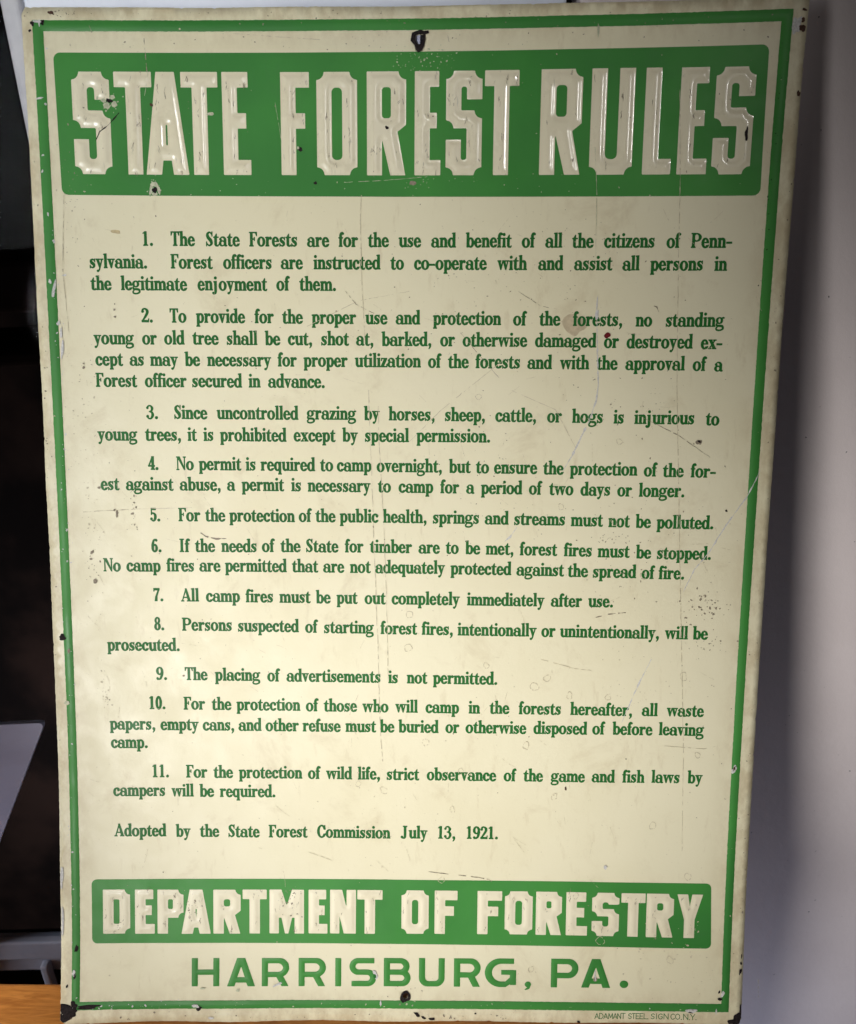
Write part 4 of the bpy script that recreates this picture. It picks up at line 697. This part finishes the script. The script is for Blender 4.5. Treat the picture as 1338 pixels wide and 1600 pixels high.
for f in fs:
    for i in range(3):
        e = (int(f[i]), int(f[(i+1) % 3])); ed[e] = 1
for (p, q) in ed:
    if (q, p) not in ed: faces.append((q, p, p+nV, q+nV))
M['back'] = plain('bare_dark_tin_back', (.06, .055, .05), .6, .4, 90)
plate = mesh_obj('plate', np.vstack([front, back]), faces, M['cream'], sign, False, np.vstack([vs, vs]))
plate.data.materials.append(M['back']); mi = np.zeros(len(plate.data.polygons), np.int32); mi[len(fs):2*len(fs)] = 1; plate.data.polygons.foreach_set('material_index', mi)
sm = np.zeros(len(plate.data.polygons), bool); sm[:2*len(fs)] = True; plate.data.polygons.foreach_set('use_smooth', sm)

def rrect(a0, b0, a1, b1, r, skew=((0, 0), (0, 0), (0, 0), (0, 0)), m=3.0):
    out = []
    for (cx, cy), s, (ka, kb) in (((a0+r, b0+r), 180, skew[0]), ((a1-r, b0+r), 270, skew[1]), ((a1-r, b1-r), 0, skew[2]), ((a0+r, b1-r), 90, skew[3])):
        for k in range(6 if r > .3 else 1):
            th = math.radians(s+k*18); out.append((cx+ka+r*math.cos(th), cy+kb+r*math.sin(th)))
    return densify(np.array(out), m)
def band(name, outer, inner, mat, spacing, rise):
    vs, fs = fill([outer, inner], spacing)
    d = np.minimum(np.abs(poly_sd(outer, vs[:, 0], vs[:, 1])), np.abs(poly_sd(inner, vs[:, 0], vs[:, 1])))
    t_ = np.clip(d/3.0, 0, 1)
    return sheet_obj(name, vs, fs, .12+rise*np.sin(t_*math.pi/2), mat, sign)
bo = rrect(5.9, 6.8, 442.0, 626.1, .2, ((0, 0), (.1, -.5), (-.4, .2), (1.1, -.2)), 1.5); bi = rrect(12.2, 12.9, 436.0, 620.6, .2, ((0, 0), (0, -.4), (.4, .1), (0, 0)), 1.5)
rj = random.Random(12)
bo += np.array([(rj.gauss(0, .07), rj.gauss(0, .07)) for _ in bo]); bi += np.array([(rj.gauss(0, .05), rj.gauss(0, .05)) for _ in bi])
band('border_line', bo, bi, M['green'], 1.3, .5)

def panel(name, pts, r):
    (a0, b0), (a1, b1), (a2, b2), (a3, b3) = pts
    A0_, B0_, A1_, B1_ = min(a0, a2), min(b0, b1), max(a1, a3), max(b2, b3)
    l = rrect(A0_, B0_, A1_, B1_, r, ((a0-A0_, b0-B0_), (a1-A1_, b1-B0_), (a3-A1_, b3-B1_), (a2-A0_, b2-B1_)), 3.0)
    vs, fs = fill([l], 4.0)
    return sheet_obj(name, vs, fs, .10, M['green'], sign)
head = panel('header_panel', ((17.2, 24.6), (430.5, 24.1), (18.2, 104.7), (431.6, 105.2)), 4.0)
foot_ = panel('footer_panel', ((20.1, 539.3), (427.1, 537.9), (20.2, 582.2), (428.4, 582.7)), 3.4)

RELIEF = []; SC_V = []; SC_F = []                     # scuffs on the raised letters
def scuff(a, b, ln, wd_, ang, hh, seed):
    l = blob(a, b, wd_, ln, ang, seed, .5, 12)
    n0 = sum(len(x) for x in SC_V); SC_V.append(np.column_stack([l, np.full(len(l), hh)])); SC_F.append(tuple(range(n0, n0+len(l))))
for tbl, par, st, bar, nt, rise, ins, wid, nsc in ((HEADER, head, 8.9, 8.6, 4.4, .62, .7, 3.3, 9), (FOOTER, foot_, 6.9, 6.5, 3.4, .34, .5, 2.6, 4)):
    for k, (ch, a0, a1, b0, b1) in enumerate(tbl):
        g = block(ch, a1-a0, b1-b0, st, bar, nt)
        lps = place(g, a0, b1, .05)
        sx = .15+.9*max(0, (a0-230)/200) if tbl is HEADER else .1
        o_, lq = relief_letter('letter', lps, M['letter' if tbl is HEADER else 'footer_letter'], par, .20, rise, ins, wid, (sx, .1), .85 if tbl is HEADER else .75)
        RELIEF.append((a0-1, a1+1, b0-.5, b1+.5, lq, rise, ins, wid, sx)); cnt = 0; tries = 0
        while cnt < nsc*(.45 if (tbl is HEADER and a0 > 300) else 1) and tries < 400:
            tries += 1; a = rng.uniform(a0, a1); b = rng.uniform(b0, b1)
            sd = -float(loops_sd(lq, np.array([a]), np.array([b]))[0])
            if sd < 1.1: continue
            if rng.random() < .55 and not (1.2 < sd < 2.6): continue
            t_ = min(max((sd-ins)/wid, 0), 1); hh = .20+rise*t_*t_*(3-2*t_)+.14
            m_ = 1 if rng.random() > .7 else rng.randint(2, 5)
            for q in range(m_):
                scuff(a+rng.gauss(0, .35), b+rng.gauss(0, 1.2)*(m_ > 1), rng.uniform(.35, 1.7)*(.7 if tbl is FOOTER else 1), rng.uniform(.06, .17), rng.gauss(4, 16), hh, rng.random())
            cnt += 1
V_ = np.vstack(SC_V); mesh_obj('scuff_marks', sheet(V_[:, 0], V_[:, 1], V_[:, 2]), SC_F, M['grime'], sign)['kind'] = 'stuff'

cl = [(ch, place(wide(ch, a1-a0, b1-b0), a0, b1, .05)) for ch, a0, a1, b0, b1 in CITY]
for ch, lps in cl:
    relief_letter('city_letter', lps, M['green'], sign, .14, .22, .2, 1.4, (0, 0), .7)
V_ = []; F_ = []; n0 = 0
for ch, a0, a1, b0, b1 in MAKER:
    vs, fs = fill([l for l in place(thin(ch, a1-a0, b1-b0), a0, b1, .02)]); V_.append(vs); F_.append(fs+n0); n0 += len(vs)
sheet_obj('maker_line', np.vstack(V_), np.vstack(F_), .10, M['ink'], sign)
for i, par in enumerate(RULES):
    L_ = [[(w.rsplit(':', 2)[0], float(w.rsplit(':', 2)[1]), float(w.rsplit(':', 2)[2])) for w in l.split(' ')] for l in par]
    nm = 'rule_text' if i < 11 else 'adoption_line'
    text_mesh(nm, L_, M['ink'], sign, None, i)

# ------------------------------------------------------------------ wear with shapes of its own: chips, scratches, specks, water rings
over = [(17.2, 24.6, 431, 105.2, .10), (20.1, 539.3, 428, 582.5, .10)]
def lift(a, b):
    # height of the painted surface (mm above the sheet) at each point
    a = np.atleast_1d(np.asarray(a, float)); b = np.atleast_1d(np.asarray(b, float)); h = np.full(a.shape, .12)
    do = np.minimum(np.minimum(a-5.9, 442.0-a), np.minimum(b-6.8, 626.1-b)); di = np.maximum(np.maximum(12.2-a, a-436.0), np.maximum(12.9-b, b-620.6))
    d = np.minimum(do, di); on = d > 0
    h[on] = .12+.5*np.sin(np.clip(d[on]/3, 0, 1)*math.pi/2)
    for a0, a1, b0, b1, lq, rise, ins, wid, sx in RELIEF:
        k = (a > a0) & (a < a1) & (b > b0) & (b < b1)
        if k.any():
            s0 = -loops_sd(lq, a[k], b[k]); sd = -loops_sd(lq, a[k]-sx, b[k]-.1); t_ = np.clip((sd-ins)/wid, 0, 1)
            h[k] = np.where(s0 > 0, .20+rise*t_*t_*(3-2*t_), h[k])
    return h
MESH = {}
def addm(key, l, hh=0):
    V, F = MESH.setdefault(key, ([], []))
    n0 = len(V); V += [(x, y, hh) for x, y in l]
    F.append(tuple(range(n0, n0+len(l))))
k_ = 0
clampA = lambda l: np.column_stack([np.clip(l[:, 0], .15, SHW-.15), np.clip(l[:, 1], .15, SHH-.15)])
for i, (a, b, rx, ry, an, m) in enumerate(BLOBS):
    if m == 'ochre_soft': continue
    l = clampA(blob(a, b, rx, ry, an, i*1.37, .34 if m in ('rust', 'bare', 'brown') else .22, 30))
    hh = .06 if m in ('tan', 'ochre') else lift(l[:, 0], l[:, 1])+.14+.002*i
    s_ = np.sum(l[:, 0]*np.roll(l[:, 1], -1)-l[:, 1]*np.roll(l[:, 0], -1))
    mesh_obj({'rust': 'rust_chip', 'brown': 'brown_rust_chip', 'bare': 'bare_metal_scratch', 'pale': 'paint_chip', 'grime': 'grime_spot', 'tan': 'tape_stain', 'ochre': 'ochre_stain', 'red': 'red_speck', 'ink': 'ink_speck'}[m],
             sheet(l[:, 0], l[:, 1], hh), [tuple(range(len(l)))[::-1 if s_ > 0 else 1]], M[m], sign)
for pts, m in SCRATCHES:
    m = {'pale_thin': 'pale'}.get(m, m)
    P = np.array(pts); dense = []
    for p, q in zip(P[:-1], P[1:]):
        n = max(2, int(math.hypot(*(q-p)[:2])/1.6))
        for k in range(n): dense.append(p+(q-p)*k/n)
    dense.append(P[-1]); dense = np.array(dense)
    d = np.gradient(dense[:, :2], axis=0); d /= np.linalg.norm(d, axis=1, keepdims=True)+1e-9; nn = np.column_stack([-d[:, 1], d[:, 0]])
    jit = np.array([rng.gauss(0, .07) for _ in dense]); w = np.abs(dense[:, 2]*np.array([max(.0, rng.gauss(.85, .45)) for _ in dense]))/2+.015
    c = dense[:, :2]+nn*jit[:, None]; Lp = c+nn*w[:, None]; Rp = c-nn*w[:, None]
    for k in range(len(dense)-1):
        if m in ('grime', 'faint', 'pale') and rng.random() < .16: continue
        addm(m, [Lp[k], Rp[k], Rp[k+1], Lp[k+1]])
for a, b, sx, sy, n, r0, r1, m in SPECKS:
    for k in range(n):
        x = rng.gauss(a, sx); y = rng.gauss(b, sy)
        if not (1 < x < SHW-1 and 1 < y < SHH-1): continue
        r = r0+(r1-r0)*rng.random()**2.2
        addm(m, blob(x, y, r*rng.uniform(.6, 1.3), r*rng.uniform(.6, 1.5), rng.uniform(0, 180), rng.random(), .4, 9), rng.random()*.02)
for k in range(650):                                # loose pin pricks all over the face
    x, y = rng.uniform(2, SHW-2), rng.uniform(2, SHH-2); r = .09+.34*rng.random()**4
    addm('grime' if rng.random() < .6 else 'faint', blob(x, y, r, r*rng.uniform(.7, 1.8), rng.uniform(0, 180), rng.random(), .3, 8), rng.random()*.02)
for k in range(150):                                # hairline scratches
    x, y = rng.uniform(12, SHW-12), rng.uniform(110, 535); an = rng.gauss(1.2, .7); ln = rng.uniform(2, 14); q = None
    cv_ = rng.gauss(0, .03)
    for s in range(int(ln/1.2)):
        x2, y2 = x+1.2*math.cos(an), y+1.2*math.sin(an); an += cv_
        if rng.random() > .25: 
            w = rng.uniform(.03, .085); nx, ny = -math.sin(an)*w, math.cos(an)*w
            addm('faint', [(x+nx, y+ny), (x-nx, y-ny), (x2-nx, y2-ny), (x2+nx, y2+ny)])
        x, y = x2, y2
for a, b, r in RINGS:
    n = 22; wv = wobble(n, a, .22); off_ = rng.random()*n
    for i in range(n):
        if rng.random() < .25: continue
        t0, t1 = 2*math.pi*i/n, 2*math.pi*(i+1)/n; w = rng.uniform(.10, .2)
        q = lambda t_, rr_, k: (a+rr_*(1+wv[k % n])*math.cos(t_), b+1.15*rr_*(1+wv[k % n])*math.sin(t_))
        addm('faint', [q(t0, r-w, i), q(t0, r+w, i), q(t1, r+w, i+1), q(t1, r-w, i+1)])
NAMES = {'rust': 'rust_specks', 'bare': 'bare_metal_flecks', 'grime': 'grime_marks', 'faint': 'faint_scratches', 'pale': 'pale_flecks'}
for key, (V, F) in MESH.items():
    V = np.array(V)
    F2 = []
    for f in F:
        c = V[list(f), :2]; s = np.sum(c[:, 0]*np.roll(c[:, 1], -1)-c[:, 1]*np.roll(c[:, 0], -1))
        F2.append(f[::-1] if s > 0 else f)
    mesh_obj(NAMES[key], sheet(V[:, 0], V[:, 1], V[:, 2]+lift(V[:, 0], V[:, 1])+.12), F2, M[key], sign)['kind'] = 'stuff'
# chipped rims of the two nail holes: ring shaped patches of bare dark iron
rt = np.array([(HOLE_T[0]+x, HOLE_T[1]+y) for x, y in ((-4.0, -3.8), (-1.6, -4.6), (.8, -5.4), (2.8, -4.6), (5.4, -4.9), (5.9, -3.4), (3.6, -2.8), (3.6, .4), (3.0, 3.4), (1.7, 6.0), (-.4, 7.1), (-2.1, 5.2), (-2.6, 3.0), (-4.9, .6), (-4.5, -1.6))])
vs, fs = fill([densify(rt, .8), densify(hole_t, .8)], .9)
sheet_obj('nail_hole_rim', vs, fs, .75+.25*np.sin(vs[:, 0]*2.1)*np.sin(vs[:, 1]*1.7), M['rust'], sign)
M['stub'] = plain('blue_grey_metal', (.42, .43, .55), .35, .3, 200, 0, .5)
vs, fs = fill([densify(np.array([(HOLE_T[0]+x, HOLE_T[1]+y) for x, y in ((-1.5, -2.6), (.5, -2.7), (.7, 2.2), (-.9, 2.4))]), .8)], .8)
sheet_obj('nail_stub', vs, fs, -.25+.25*(vs[:, 0]-HOLE_T[0]), M['stub'], sign)  # nail end added so the hole shows blue grey instead of black
rb = blob(HOLE_B[0]-.2, HOLE_B[1]+.5, 3.4, 3.9, 0, 9, .16, 24)
vs, fs = fill([densify(rb, .7), densify(hole_b, .6)], .8)
q = sheet_obj('nail_hole_rim', vs, fs, .45+.2*np.sin(vs[:, 0]*2.1)*np.sin(vs[:, 1]*1.7), M['rust'], sign)
